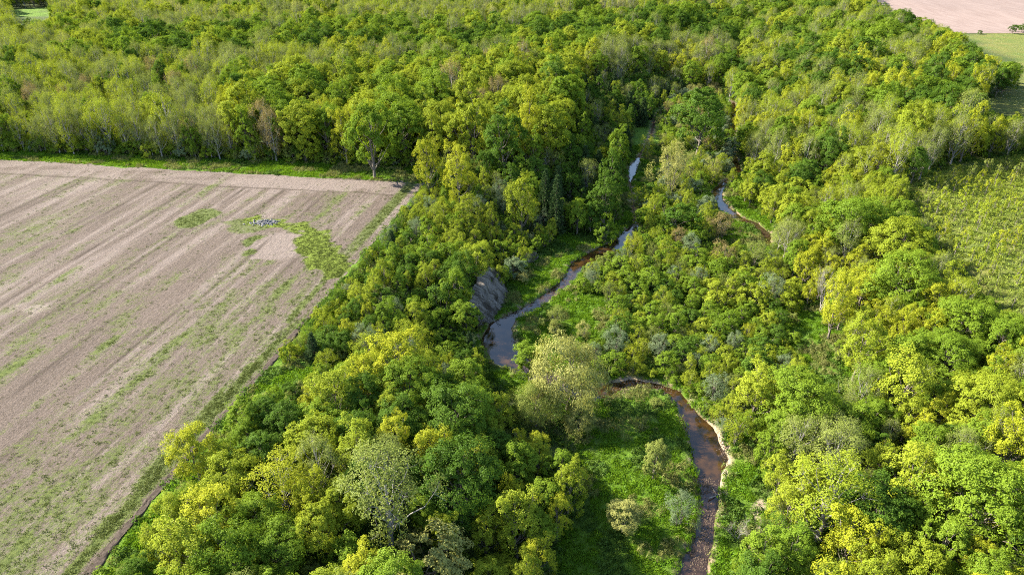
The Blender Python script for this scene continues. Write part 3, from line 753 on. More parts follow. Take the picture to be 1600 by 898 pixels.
HAND = [  # crown centre in the photograph, half width in pixels, shape, colour, extra height factor, label
    (888, 580, 66, 'willow', 'pale', 1.1, 'big pale cream-green willow standing between the pool and the brown stream bend'),
    (838, 628, 42, 'willow', 'olive', 1.05, 'olive willow at the left foot of the big pale willow'),
    (905, 650, 30, 'willow', 'pale', .95, 'smaller pale willow at the right foot of the big one'),
    (828, 560, 24, 'oval', 'mid', .9, 'green tree between the pool and the big pale willow'),
    (962, 532, 23, 'wisp', 'silver', 1.0, 'silvery blue-green rounded tree beside the big pale willow'),
    (803, 414, 21, 'shrub', 'silver', 1.0, 'silvery round bush in front of the clay scar by the bend meadow'),
    (818, 432, 11, 'shrub', 'pale', .9, 'small pale bush at the foot of the silvery bush'),
    (868, 495, 21, 'wisp', 'olive', .7, 'greyish twiggy bush alone on the inner meadow'),
    (868, 512, 13, 'shrub', 'pale', .7, 'low cream-green bush at the foot of the greyish twiggy bush'),
    (912, 515, 14, 'wisp', 'pale', 1.0, 'small pale bush near the willow on the inner meadow'),
    (705, 650, 58, 'bigmaple', 'deep', 1.0, 'massive deep green round-crowned tree left of the pale willow'),
    (715, 748, 66, 'bigmaple', 'deep', 1.05, 'massive dark green tree shading the lower meadow'),
    (636, 600, 46, 'bigmaple', 'mid', .95, 'broad green tree behind the massive deep green one'),
    (618, 556, 42, 'ash', 'gold', .75, 'golden spreading tree on the slope left of the pool'),
    (300, 706, 38, 'ash', 'gold', .85, 'golden tree standing out over the furrow at the field edge'),
    (335, 806, 46, 'ash', 'gold', .85, 'bright golden tree just below the one over the furrow'),
    (440, 752, 42, 'bud', 'gold', .8, 'loose golden-green tree with open crown in the near belt'),
    (405, 710, 36, 'maple', 'deep', .9, 'compact deep green tree right of the golden field-edge tree'),
    (430, 860, 52, 'bigmaple', 'mid', .9, 'green tree near the bottom of the near belt'),
    (600, 765, 64, 'bud', 'olive', .85, 'large olive-brown open tree with visible twigs left of the dark tree'),
    (560, 700, 40, 'ash', 'lime', .9, 'yellow-green plume-shaped tree above the olive-brown open tree'),
    (668, 872, 62, 'shrub', 'pale', .8, 'broad pale green bushy crown below the olive-brown tree'),
    (788, 892, 30, 'maple', 'lime', .8, 'small yellow-green round tree at the bottom edge'),
    (565, 890, 36, 'ash', 'gold', .8, 'amber-leaved tree at the bottom edge of the near belt'),
    (500, 660, 40, 'maple', 'mid', .9, 'rounded green tree in the middle of the near belt'),
    (380, 650, 30, 'oval', 'mid', .8, 'small green tree touching the furrow above the golden tree'),
    (520, 615, 38, 'ash', 'lime', .8, 'yellow-green tree at the upper end of the near belt'),
    (488, 537, 14, 'conifer', 'cedar', .9, 'dark bluish conifer at the grassy field edge'),
    (612, 372, 11, 'conifer', 'cedar', .8, 'small dark conifer by the wheel tracks near the field corner'),
    (690, 465, 30, 'shrub', 'deep', 1.1, 'dark green bush on the slope above the clay bank'),
    (712, 452, 24, 'oval', 'mid', 1.1, 'leafy green tree standing over the left end of the clay bank'),
    (722, 420, 24, 'maple', 'deep', 1.2, 'deep green tree on the rim behind the clay bank'),
    (728, 492, 20, 'oval', 'mid', 1.0, 'small green tree at the near end of the clay bank'),
    (745, 405, 26, 'ash', 'lime', .7, 'yellow-green tree overhanging the top of the clay bank'),
    (870, 312, 16, 'conifer', 'cedar', 1.5, 'tall dark grey-green conifer above the bend meadow'),
    (852, 300, 15, 'conifer', 'cedar', 1.5, 'second dark conifer in the pair above the bend meadow'),
    (815, 315, 24, 'ash', 'lime', 1.2, 'narrow yellow-green tree left of the dark conifers'),
    (715, 262, 26, 'ash', 'gold', 1.1, 'bright yellow tree at the inner corner of the field'),
    (838, 252, 14, 'bare', 'tan', 1.0, 'grey leafless tree in front of the forest edge'),
    (1025, 712, 22, 'oval', 'olive', 1.1, 'slim silver-green tree on the lower meadow beside the stream'),
    (1066, 795, 25, 'wisp', 'silver', 1.2, 'grey-green bush on the near bank of the stream below the slim tree'),
    (975, 805, 26, 'ash', 'pale', .7, 'pale small tree on the shaded lower meadow'),
    (908, 752, 16, 'wisp', 'lime', 1.3, 'slender light green bush at the shadow line of the lower meadow'),
    (1025, 628, 12, 'shrub', 'olive', .5, 'low grey-green bush on the stream spit below the thicket'),
    (1156, 822, 20, 'bare', 'tan', .8, 'whitish leafless bush on the grassy east bank'),
    (1292, 440, 26, 'bare', 'tan', 1.05, 'grey leafless tree beside the dark clearing'),
    (1252, 622, 55, 'bigmaple', 'mid', 1.0, 'large rich green tree on the bank above the stream meadow'),
    (1410, 440, 50, 'bigmaple', 'mid', .95, 'broad flat-topped green tree in the wood near the old field'),
    (1335, 345, 50, 'bigmaple', 'mid', .95, 'big rounded green tree on the far side of the wood'),
    (1310, 470, 26, 'ash', 'gold', 1.3, 'narrow golden-green tree right of the leafless tree'),
    (1408, 378, 42, 'bigmaple', 'lime', 1.0, 'bright yellow-green broad tree behind the flat-topped green one'),
    (1540, 770, 78, 'bigmaple', 'mid', 1.0, 'huge bright green round tree at the lower right margin'),
    (1245, 690, 34, 'bud', 'olive', .9, 'olive twiggy tree just below the large rich green bank tree'),
    (1318, 690, 33, 'bud', 'olive', .9, 'twin olive twiggy tree to the right of the other'),
    (1300, 770, 58, 'bud', 'lime', .8, 'wide lacy yellow-green tree below the two olive trees'),
    (1333, 840, 44, 'ash', 'gold', .9, 'golden fan-shaped tree with visible fork at the bottom'),
    (1378, 705, 24, 'oval', 'deep', .8, 'dark green narrow tree in a shaded gap of the wood'),
    (1430, 745, 46, 'ash', 'lime', .85, 'yellow-green tree left of the huge bright green one'),
    (1540, 620, 52, 'bigmaple', 'lime', .95, 'yellow-green broad tree above the huge bright green one'),
    (1480, 560, 44, 'bigmaple', 'mid', .95, 'round green tree in the middle of the wood'),
    (1510, 500, 44, 'bigmaple', 'mid', .95, 'round green tree at the old field end of the wood'),
    (1415, 600, 44, 'ash', 'lime', .9, 'lime feathery tree right of the small clearing'),
    (1350, 540, 36, 'ash', 'lime', .9, 'lime feathery tree above the small clearing'),
    (1580, 690, 40, 'ash', 'gold', .9, 'golden tree at the right margin above the huge green one'),
    (1230, 830, 32, 'wisp', 'deep', 1.2, 'dark bushy tree at the foot of the east bank'),
    (1185, 605, 36, 'ash', 'lime', .8, 'lime tree at the stream end of the thicket'),
    (1096, 182, 44, 'maple', 'deep', 1.0, 'large deep green tree on the island between the channels'),
    (1050, 262, 30, 'wisp', 'pale', 1.3, 'pale yellowish willow bush left of the island tree'),
    (1130, 352, 23, 'wisp', 'tan', .8, 'tan rounded bush beside the side stream bend'),
    (1132, 396, 20, 'wisp', 'tan', .9, 'pinkish tan bush at the top of the thicket'),
    (1182, 396, 28, 'wisp', 'olive', .7, 'olive-tan dome bush right of the pinkish tan bush'),
    (1062, 338, 34, 'shrub', 'deep', .9, 'dark green dome bush between stream and side stream'),
    (945, 357, 20, 'shrub', 'mid', 1.1, 'leafy green bush on the bank above the brown reach'),
    (990, 385, 16, 'wisp', 'gold', 1.2, 'rusty golden bush at the end of the blue reach'),
    (1157, 290, 16, 'shrub', 'mid', .8, 'round green bush on the side meadow'),
    (946, 305, 24, 'oval', 'deep', 1.15, 'tall dark green tree leaning over the narrow upper stream'),
    (957, 268, 20, 'oval', 'deep', 1.25, 'slim dark green tree just upstream of the leaning dark one'),
    (968, 228, 18, 'oval', 'mid', 1.25, 'slim green tree at the head of the shady strip'),
    (925, 335, 20, 'maple', 'deep', 1.1, 'dark round tree at the top of the bend meadow'),
    (942, 244, 20, 'maple', 'gold', .75, 'orange-tinged tree glowing in the shady strip'),
    (1578, 112, 16, 'maple', 'deep', 1.0, 'lone dark green tree at the corner of the green pasture'),
    (1532, 50, 4, 'shrub', 'deep', .9, 'tiny dark bush on the line between tilled field and pasture'),
    (1584, 44, 6, 'oval', 'deep', .7, 'small dark tree on the line between tilled field and pasture'),
    (1598, 43, 9, 'shrub', 'deep', .8, 'dark bush clump on the line between tilled field and pasture'),
    (1004, 334, 17, 'shrub', 'mid', .9, 'green bush leaning over the hidden upper creek'),
    (997, 306, 15, 'wisp', 'lime', .9, 'light bush on the island bank of the upper creek'),
    (1012, 228, 13, 'wisp', 'lime', 1.2, 'slender bush at the upper end of the shaded creek'),
    (1408, 36, 19, 'maple', 'deep', .9, 'darkest round tree on top of the wooded hill'),
    (578, 205, 34, 'oval', 'mid', 1.1, 'tall green tree with pale trunk at the forest edge'),
    (470, 195, 34, 'maple', 'lime', 1.15, 'tall yellow-green tree at the forest edge left of the pale trunk'),
    (860, 200, 34, 'maple', 'lime', 1.15, 'tall yellow-green tree where the forest edge meets the upper stream'),
    (630, 200, 36, 'maple', 'mid', 1.1, 'tall green tree right of the pale-trunked one at the forest edge'),
    (790, 215, 34, 'oval', 'deep', 1.0, 'tall dark green tree in the forest edge'),
    (735, 195, 32, 'oval', 'lime', 1.1, 'tall yellow-green oval tree in the forest edge'),
]
hx = np.array([q[0] for q in HAND], float); hy = np.array([q[1] for q in HAND], float); hR = np.array([q[2] for q in HAND], float)
hk = np.array([SPEC[q[3]]['p'][0]['h'] / SPEC[q[3]]['p'][0]['r'] * q[5] for q in HAND]); hh = np.full(len(HAND), 10.0)
for it in range(5):
    ax_, ay_, az_ = ground_at(hx, hy, .58 * hh)
    hr = hR * project(ax_, ay_, az_ + .58 * hh)[2] / FPX; hh = np.maximum(1.5, hr * hk)
hz_ = zone_of(hx, hy)
for i, q in enumerate(HAND): add_tree(ax_[i], ay_[i], az_[i], q[3], q[4], hr[i], hh[i], hz_[i], q[6])

CELL = 6.0
hashg = {}
def ok_put(x, y, rr):
    cx, cy = int(x // CELL), int(y // CELL)
    for i in (-1, 0, 1):
        for j in (-1, 0, 1):
            for (a, b, c) in hashg.get((cx + i, cy + j), ()):
                if (a - x) ** 2 + (b - y) ** 2 < (rr + c) ** 2: return False
    return True
def put(x, y, rr): hashg.setdefault((int(x // CELL), int(y // CELL)), []).append((x, y, rr))
for t in T: put(t['x'], t['y'], t['r'] * .60)

OPENB = [(k, p, (min(q[0] for q in p), min(q[1] for q in p), max(q[0] for q in p), max(q[1] for q in p))) for k, p in OPEN.items()]
def over_field(q, m=10):
    x, y = q
    if y < 285: return False
    return x < (139 + (894 - y) * .8864 if y > 489 else 498 + (489 - y) * .818) + m
def fill(n, y0, y1, kfac, margin=60):
    yy = np.sqrt(rng.uniform(y0 ** 2, y1 ** 2, n)); xx = rng.uniform(-1, 1, n) * (yy * .80 + 45)
    zz = height(xx, yy)
    zi = None
    qx, qy, _ = project(xx, yy, zz + 6.0)
    zi = zone_of(qx, qy)
    bx, by, bf = project(xx, yy, zz)
    fdist = dist_polyline(xx, yy, FIELD, True) * np.where(in_poly(xx, yy, FIELD), -1, 1)
    cd = np.full(n, 1e9)
    for pts, ws in CHAN:
        dd, hw = dist_polyline(xx, yy, pts, vals=ws); cd = np.minimum(cd, dd - hw)
    drift = [np.exp(7 * (fbm(xx / 26, yy / 26, 200 + 13 * q, 2) - .5)) for q in range(9)]
    shuffle = np.arange(n)
    for i in shuffle:
        if zi[i] < 0 or fdist[i] < 2.2: continue
        zid, poly, mix, (h0, h1) = ZONES[zi[i]]
        w = np.array([m[2] * drift[q][i] for q, m in enumerate(mix)]); m = mix[int(rng.choice(len(mix), p=w / w.sum()))]
        pr = SPEC[m[0]]['p'][0]
        h = rng.uniform(h0, h1) * rng.uniform(.78, 1.14)
        if m[0] in ('shrub', 'wisp'): h = min(h * .62 if h0 > 6 else h, 7.5) * rng.uniform(.7, 1)
        if m[0] == 'bud': h *= 1.08
        r = h / pr['h'] * pr['r'] * rng.uniform(.84, 1.12)
        if zid in ('mixed', 'frontleft', 'top'): r *= .80
        elif zid in ('darkband', 'middle', 'hill', 'front'): r *= .90
        if fdist[i] < r * .5 + .8: continue
        if cd[i] < r * (.55 if yy[i] < 190 else .22) + .4: continue
        rr = r * kfac * (2.3 if m[0] == 'sap' else 1)
        if not ok_put(xx[i], yy[i], rr): continue
        x, y, z = xx[i], yy[i], zz[i]
        tests = [(0, .0), (0, .5), (0, 1.0), (-.9, .5), (.9, .5), (-.6, .85), (.6, .85), (-.7, .25), (.7, .25)]
        bad = False
        Q = [project1(x + a * r, y, z + b * h) for a, b in tests]
        if fdist[i] < 45 and any(over_field(q) for q in Q): continue
        for k, poly2, (lx, ly, hx, hy) in OPENB:
            if k == 'old_field' and zid == 'oldfield': continue
            for q in (Q[:1] if k == 'verge' else Q):
                if lx < q[0] < hx and ly < q[1] < hy and pip(q[0], q[1], poly2): bad = True; break
            if bad: break
        if bad: continue
        put(x, y, rr)
        add_tree(x, y, z, m[0], m[1], r, h, zi[i])
fill(26000, 45, 235, .60)
fill(26000, 225, 420, .64)
fill(22000, 400, 720, .66)
# small plants left over in the gaps: bushes under and between the trees of the valley
def fill_bush(n, y0, y1):
    yy = np.sqrt(rng.uniform(y0 ** 2, y1 ** 2, n)); xx = rng.uniform(-1, 1, n) * (yy * .80 + 20)
    zz = height(xx, yy); qx, qy, _ = project(xx, yy, zz + 2.5); zi = zone_of(qx, qy)
    fdist = dist_polyline(xx, yy, FIELD, True) * np.where(in_poly(xx, yy, FIELD), -1, 1)
    cd = np.full(n, 1e9)
    for pts, ws in CHAN:
        dd, hw = dist_polyline(xx, yy, pts, vals=ws); cd = np.minimum(cd, dd - hw)
    for i in range(n):
        if zi[i] < 0 or fdist[i] < 2.4 or cd[i] < 1.5 or ZONES[zi[i]][0] in ('oldfield', 'top'): continue
        r = rng.uniform(.9, 1.9)
        if not ok_put(xx[i], yy[i], r * .55): continue
        x, y, z = xx[i], yy[i], zz[i]
        Q = [project1(x, y, z), project1(x - r, y, z + 2.5)]
        if fdist[i] < 20 and any(over_field(q, 6) for q in Q): continue
        if any(b[0] < q[0] < b[2] and b[1] < q[1] < b[3] and pip(q[0], q[1], p) for k, p, b in OPENB for q in Q): continue
        put(x, y, r * .55)
        add_tree(x, y, z, random.choice(('shrub', 'shrub', 'wisp')), random.choice(('mid', 'mid', 'deep', 'lime', 'olive')), r, r * rng.uniform(1.3, 2.1), zi[i])
fill_bush(9000, 50, 235)
for i in range(70):
    al_ = 48 + i * 1.9 + rng.uniform(-.8, .8); r_ = rng.uniform(1.0, 2.0)
    p_ = np.array(FA) + FDIR * al_ - FNRM * (r_ + rng.uniform(1.0, 2.6))
    add_tree(p_[0], p_[1], height(p_[:1], p_[1:])[0], random.choice(('shrub', 'wisp', 'wisp', 'shrub')), random.choice(('mid', 'lime', 'deep', 'lime', 'silver', 'mid')), r_, r_ * rng.uniform(1.4, 2.2), 2)
for i in range(64):
    u_ = (i + rng.uniform(-.3, .3)) / 63 * 700 - 10
    x, y, z = ground_at(np.array([u_]), np.array([237 + u_ * .037 - rng.uniform(0, 5)]))
    r_ = rng.uniform(1.8, 3.4)
    add_tree(x[0], y[0], z[0], random.choice(('shrub', 'shrub', 'wisp', 'ash')), random.choice(('mid', 'deep', 'olive', 'lime', 'mid', 'silver')), r_, r_ * rng.uniform(1.5, 2.4), 8 if u_ < 360 else 9)
fill_bush(9000, 215, 300)

# ---------------------------------------------------------------- single trees and bushes as objects, the rest as forest
KIND = dict(maple='tree', bigmaple='tree', oval='tree', ash='tree', bud='tree', willow='tree', conifer='conifer', bare='bare tree', shrub='bush', wisp='bush', sap='sapling')
for t in T:
    qx, qy, fw = project(np.array(t['x']), np.array(t['y']), np.array(t['z'] + .6 * t['h']))
    t['px'], t['py'], t['d'] = float(qx), float(qy), float(fw)
    t['in'] = (-10 < qx < 1610) and (-5 < qy < 905)
    t['size'] = t['r'] / fw if t['in'] else 0
    if t['hand']: t['size'] += 10
LIMIT = dict(tree=300, bush=220, sapling=120, conifer=40)
LIMIT['bare tree'] = 20
single = set()
for kind in LIMIT:
    c = sorted([i for i, t in enumerate(T) if KIND[t['spec']] == kind and t['in']], key=lambda i: -T[i]['size'])
    single |= set(c[:LIMIT[kind]])
ORD = ['', 'second ', 'third ', 'fourth ', 'fifth ', 'sixth ', 'seventh ', 'eighth ', 'ninth ', 'tenth ', 'eleventh ', 'twelfth ', 'thirteenth ', 'fourteenth ', 'fifteenth ', 'sixteenth ',
       'seventeenth ', 'eighteenth ', 'nineteenth ', 'twentieth ']
TENS = {2: 'twenty', 3: 'thirty', 4: 'forty', 5: 'fifty', 6: 'sixty', 7: 'seventy', 8: 'eighty', 9: 'ninety'}
TENTH = {2: 'twentieth', 3: 'thirtieth', 4: 'fortieth', 5: 'fiftieth', 6: 'sixtieth', 7: 'seventieth', 8: 'eightieth', 9: 'ninetieth'}
ORD1 = ['first'] + [o.strip() for o in ORD[1:]]
def ordinal(n):
    if n < 20: return ORD[n]
    k = n + 1; a, b = divmod(k, 10)
    return (TENTH[a] if b == 0 else TENS[a] + '-' + ORD1[b - 1]) + ' '
groups = {}
for i in single:
    t = T[i]
    if not t['hand']: groups.setdefault((t['zone'], t['spec'], t['col']), []).append(i)
for key, ids in groups.items():
    ids.sort(key=lambda i: T[i]['px'])
    for n, i in enumerate(ids):
        t = T[i]
        what = ADJ[t['col']] + ' ' + SPEC[t['spec']]['word']
        zp = ZPHRASE[ZONES[t['zone']][0]]
        t['label'] = ('only ' if len(ids) == 1 else ordinal(n)) + what + ' ' + zp
        if len(ids) > 1: t['label'] = ('leftmost ' if n == 0 else 'rightmost ' if n == len(ids) - 1 else ordinal(n)) + what + ('' if n in (0, len(ids) - 1) else ' from the left') + ' ' + zp
        else: t['label'] = 'only ' + what + ' ' + zp
mesh_owner = {}
for i in sorted(single, key=lambda i: -T[i]['size']):
    t = T[i]; sp = SPEC[t['spec']]; pr = sp['p'][t['k']]
    e = link(sp['name'], None, label=t['hand'] or t['label'], cat=KIND[t['spec']], group=(KIND[t['spec']] + 's ' + ZPHRASE[ZONES[t['zone']][0]]).replace('bushs', 'bushes'))
    e.location = (t['x'], t['y'], t['z']); e.rotation_euler = (0, 0, t['rot']); e.scale = (t['s'], t['s'], t['sz'])
    e.empty_display_size = .5
    o = link('trunk', pr['trunk'], e)
    c = link('crown', pr['crown'], e)
    c.material_slots[0].link = 'OBJECT'; c.material_slots[0].material = LEAF[t['col']]
    mesh_owner.setdefault((t['spec'], t['k']), (o, c))

# ---------------------------------------------------------------- scattering of what nobody could count
def scatter(name, pts, kidx, rot, scl, entries, own=None):
    """one object of kind stuff: a cloud of points with an instance of entries[k] on each point of index k.
    entries: list of lists of (object, material). With own, the shapes are meshes held inside this object itself."""
    me = bpy.data.meshes.new(name)
    V = [np.asarray(pts, np.float32)]; K = [np.asarray(kidx)]; F = []; vv = [np.zeros(len(pts))]; n0 = len(pts); mi = []; mats = []
    if own:
        for i, (v, f, va, mat) in enumerate(own):
            V.append(np.asarray(v, np.float32)); K.append(np.full(len(v), 1000 + i)); F.append(f + n0); n0 += len(v); vv.append(va); mats.append(mat); mi.append(np.full(len(f), i))
        f = np.concatenate(F).astype(np.int32)
        me.vertices.add(n0); me.vertices.foreach_set('co', np.concatenate(V).ravel())
        me.loops.add(f.size); me.loops.foreach_set('vertex_index', f.ravel()); me.polygons.add(len(f))
        me.polygons.foreach_set('loop_start', np.arange(0, f.size, 4, dtype=np.int32))
        for m in mats: me.materials.append(m)
        me.polygons.foreach_set('material_index', np.concatenate(mi).astype(np.int32))
        me.update(calc_edges=True)
        a = me.attributes.new('v', 'FLOAT', 'POINT'); a.data.foreach_set('value', np.concatenate(vv).astype(np.float32))
    else:
        me.vertices.add(len(pts)); me.vertices.foreach_set('co', V[0].ravel()); me.update()
    pad = n0 - len(pts)
    a = me.attributes.new('k', 'INT', 'POINT'); a.data.foreach_set('value', np.concatenate(K).astype(np.int32))
    a = me.attributes.new('rot', 'FLOAT_VECTOR', 'POINT'); a.data.foreach_set('vector', np.concatenate([rot, np.zeros((pad, 3))]).astype(np.float32).ravel())
    a = me.attributes.new('scl', 'FLOAT_VECTOR', 'POINT'); a.data.foreach_set('vector', np.concatenate([scl, np.ones((pad, 3))]).astype(np.float32).ravel())
    o = link(name, me, kind='stuff')
    ng = bpy.data.node_groups.new(name, 'GeometryNodeTree')
    ng.interface.new_socket('Geometry', in_out='INPUT', socket_type='NodeSocketGeometry')
    ng.interface.new_socket('Geometry', in_out='OUTPUT', socket_type='NodeSocketGeometry')
    gi = ng.nodes.new('NodeGroupInput'); go = ng.nodes.new('NodeGroupOutput'); J = ng.nodes.new('GeometryNodeJoinGeometry')
    def named(nm, dt):
        n = ng.nodes.new('GeometryNodeInputNamedAttribute'); n.data_type = dt; n.inputs['Name'].default_value = nm
        return next(s for s in n.outputs if s.enabled and s.name == 'Attribute')
    ka, ra, sa = named('k', 'INT'), named('rot', 'FLOAT_VECTOR'), named('scl', 'FLOAT_VECTOR')
    def equal(val):
        n = ng.nodes.new('FunctionNodeCompare'); n.data_type = 'INT'; n.operation = 'EQUAL'
        ins = [s for s in n.inputs if s.enabled]
        ng.links.new(ka, ins[0]); ins[1].default_value = val
        return n.outputs[0]
    for i in range(len(own) if own else len(entries)):
        ip = ng.nodes.new('GeometryNodeInstanceOnPoints')
        ng.links.new(gi.outputs[0], ip.inputs['Points']); ng.links.new(equal(i), ip.inputs['Selection'])
        ng.links.new(ra, ip.inputs['Rotation']); ng.links.new(sa, ip.inputs['Scale'])
        if own:
            sg = ng.nodes.new('GeometryNodeSeparateGeometry'); sg.domain = 'POINT'
            ng.links.new(gi.outputs[0], sg.inputs[0]); ng.links.new(equal(1000 + i), sg.inputs['Selection'])
            ng.links.new(sg.outputs[0], ip.inputs['Instance'])
        else:
            j2 = ng.nodes.new('GeometryNodeJoinGeometry')
            for ob, mat in entries[i]:
                oi = ng.nodes.new('GeometryNodeObjectInfo'); oi.transform_space = 'ORIGINAL'; oi.inputs['Object'].default_value = ob
                g = oi.outputs['Geometry']
                if mat:
                    sm = ng.nodes.new('GeometryNodeSetMaterial'); ng.links.new(g, sm.inputs['Geometry']); sm.inputs['Material'].default_value = mat; g = sm.outputs[0]
                ng.links.new(g, j2.inputs[0])
            ng.links.new(j2.outputs[0], ip.inputs['Instance'])
        ng.links.new(ip.outputs[0], J.inputs[0])
    ng.links.new(J.outputs[0], go.inputs[0])
    md = o.modifiers.new('scatter', 'NODES'); md.node_group = ng
    return o

for nm, kinds, lab in (('forest', ('tree', 'conifer', 'bare tree'), 'far forest of mixed green and golden trees around the fields'), ('undergrowth_bushes', ('bush',), 'small bushes filling the gaps between the trees'),
                       ('sapling_growth', ('sapling',), 'young growth over the old field')):
    rest = [t for i, t in enumerate(T) if i not in single and KIND[t['spec']] in kinds]
    combos = sorted({(t['spec'], t['k'], t['col']) for t in rest if (t['spec'], t['k']) in mesh_owner})
    rest = [t for t in rest if (t['spec'], t['k']) in mesh_owner]
    if not rest: continue
    ci = {c: n for n, c in enumerate(combos)}
    ent = []
    for (s_, k_, c_) in combos:
        o, c = mesh_owner[(s_, k_)]
        ent.append([(o, None), (c, LEAF[c_])])
    ob = scatter(nm, [(t['x'], t['y'], t['z']) for t in rest], [ci[(t['spec'], t['k'], t['col'])] for t in rest],
            np.array([(0, 0, t['rot']) for t in rest]), np.array([(t['s'], t['s'], t['sz']) for t in rest]), ent)
    ob['label'] = lab
    print(nm, len(rest), len(combos))

# undergrowth and grass
def plant(seed, n, rad, hgt, size, aspect, up):
    g = np.random.default_rng(seed)
    a = g.uniform(0, 6.283, n); q = rad * np.sqrt(g.uniform(0, 1, n))
    z = hgt * (1 - (q / rad) ** 2 * .7) * g.uniform(.25, 1, n)
    c = np.c_[np.cos(a) * q, np.sin(a) * q, z]
    if up: al = np.tile([0, 0, 1.0], (n, 1)); nr = np.c_[np.cos(a), np.sin(a), .35 + 0 * a] + .6 * sph(g, n)
    else: al = None; nr = np.array([0, 0, 1.0]) + .8 * sph(g, n) + np.c_[np.cos(a), np.sin(a), 0 * a] * .5
    v, f = leaf_quads(g, c, nr, size * g.uniform(.6, 1.4, n), aspect, al)
    return v, f, np.repeat(g.uniform(0, 1, n), 4)
GRASS = leaf_mat('meadow_grass', (.060, .140, .008), (.120, .205, .012), (.17, .28, .010), tr=.35, rnd=.6)
WEEDS = leaf_mat('floor_plants', (.035, .080, .012), (.085, .140, .018), (.11, .19, .012), tr=.35, rnd=.6)
DRY = leaf_mat('old_field_grass', (.125, .195, .022), (.220, .255, .042), (.25, .28, .03), tr=.3, rnd=.6)
RANK = leaf_mat('rank_grass', (.110, .140, .030), (.210, .200, .070), (.20, .21, .04), tr=.3, rnd=.6)
FWEED = leaf_mat('field_weeds', (.048, .066, .016), (.100, .116, .028), (.10, .13, .02), tr=.3, rnd=.6)
def sow(name, n, y0, y1, test, own_defs, smin, smax, lab):
    yy = np.sqrt(rng.uniform(y0 ** 2, y1 ** 2, n)); xx = rng.uniform(-1, 1, n) * (yy * .78 + 12)
    zz = height(xx, yy)
    m = test(xx, yy, zz)
    xx, yy, zz = xx[m], yy[m], zz[m]
    k = rng.integers(0, len(own_defs), len(xx))
    if len(own_defs) == 5:
        pn = fbm(xx / 4, yy / 4, 301); pm = fbm(xx / 5, yy / 5, 302)
        k = np.where(pn > .60, 3, np.where(pm > .60, 4, rng.integers(0, 3, len(xx))))
    s = rng.uniform(smin, smax, len(xx))
    o = scatter(name, np.c_[xx, yy, zz - .02], k, np.c_[0 * xx, 0 * xx, rng.uniform(0, 6.28, len(xx))], np.c_[s, s, s * rng.uniform(.7, 1.2, len(xx))], None,
                own=[(*plant(*d[:-1]), d[-1]) for d in own_defs])
    o['label'] = lab; print(name, len(xx)); return o
def chan_d(x, y):
    cd = np.full(x.shape, 1e9)
    for pts, ws in CHAN:
        dd, hw = dist_polyline(x, y, pts, vals=ws); cd = np.minimum(cd, dd - hw)
    return cd
def t_mead(x, y, z):
    m = np.zeros(x.shape, bool)
    for k in ('lower_meadow', 'east_bank', 'bend_meadow', 'inner_meadow', 'upper_meadow', 'side_meadow', 'clearing', 'verge', 'edge_grass'):
        m |= dist_polyline(x, y, OPENW[k], True) * np.where(in_poly(x, y, OPENW[k]), -1, 1) < 4
    cd = chan_d(x, y)
    fd = dist_polyline(x, y, FIELD, True)
    m |= cd < 6
    inf = in_poly(x, y, FIELD)
    pl = np.full(x.shape, 9.0)
    for line in ([(1113, 655), (1124, 676), (1133, 695), (1138, 712), (1136, 722)], [(1189, 785), (1184, 800), (1187, 822)]): pl = np.minimum(pl, dist_polyline(x, y, unp(line, FLOOR)))
    m &= pl > .7
    return (m | ((fd < 6) & (fd > 1.0) & ~inf)) & (cd > .6) & ~inf & ~in_poly(x, y, BANKPOLY)
def t_floor(x, y, z):
    inf = in_poly(x, y, FIELD)
    return ~t_mead(x, y, z) & ~inf & (chan_d(x, y) > .8) & ~in_poly(x, y, BANKPOLY) & ~in_poly(x, y, OPENW['old_field']) & (fbm(x / 6, y / 6, 77) > .32)
def t_old(x, y, z): return in_poly(x, y, OPENW['old_field'])
sow('meadow_grass', 120000, 50, 260, t_mead, [(101, 60, .75, .30, .42, .16, True, GRASS), (102, 50, .6, .40, .5, .18, True, GRASS), (103, 40, .5, .25, .22, .5, False, GRASS), (104, 34, .5, .75, .5, .12, True, RANK), (105, 40, .55, .6, .24, .5, False, WEEDS)], .7, 1.5, 'lush green grass on the stream meadows and field verge')
sow('undergrowth', 60000, 48, 260, t_floor, [(111, 46, .8, .55, .26, .6, False, WEEDS), (112, 46, .7, .8, .30, .4, True, WEEDS), (113, 40, .9, .35, .24, .7, False, WEEDS)], .7, 1.7, 'green undergrowth on the valley slopes and wood floor')
sow('old_field_grass', 60000, 120, 320, t_old, [(121, 44, .9, .35, .40, .2, True, DRY), (122, 36, .8, .25, .26, .5, False, DRY)], .8, 1.7, 'rough yellowish grass of the old field')
# weeds standing up out of the stubble
fw_ = weed.ravel() ** 2.2; cell = rng.choice(len(fw_), 19000, p=fw_ / fw_.sum())
wx, wy, wz = fx.ravel()[cell] + rng.normal(size=19000) * .4, fy.ravel()[cell] + rng.normal(size=19000) * .4, fz.ravel()[cell]
qx, qy, _ = project(wx, wy, wz); m = (qx > -30) & (qx < 1630) & (qy < 930) & (across.ravel()[cell] > .9)
wx, wy, wz = wx[m], wy[m], wz[m]; s = rng.uniform(.5, 1.2, len(wx))
ob = scatter('field_weeds', np.c_[wx, wy, wz - .02], rng.integers(0, 2, len(wx)), np.c_[0 * wx, 0 * wx, rng.uniform(0, 6.28, len(wx))], np.c_[s, s, s], None,
             own=[(*plant(131, 16, .42, .13, .17, .5, False), FWEED), (*plant(132, 14, .35, .18, .2, .3, True), FWEED)])
ob['label'] = 'low green weeds coming up in streaks through the stubble'

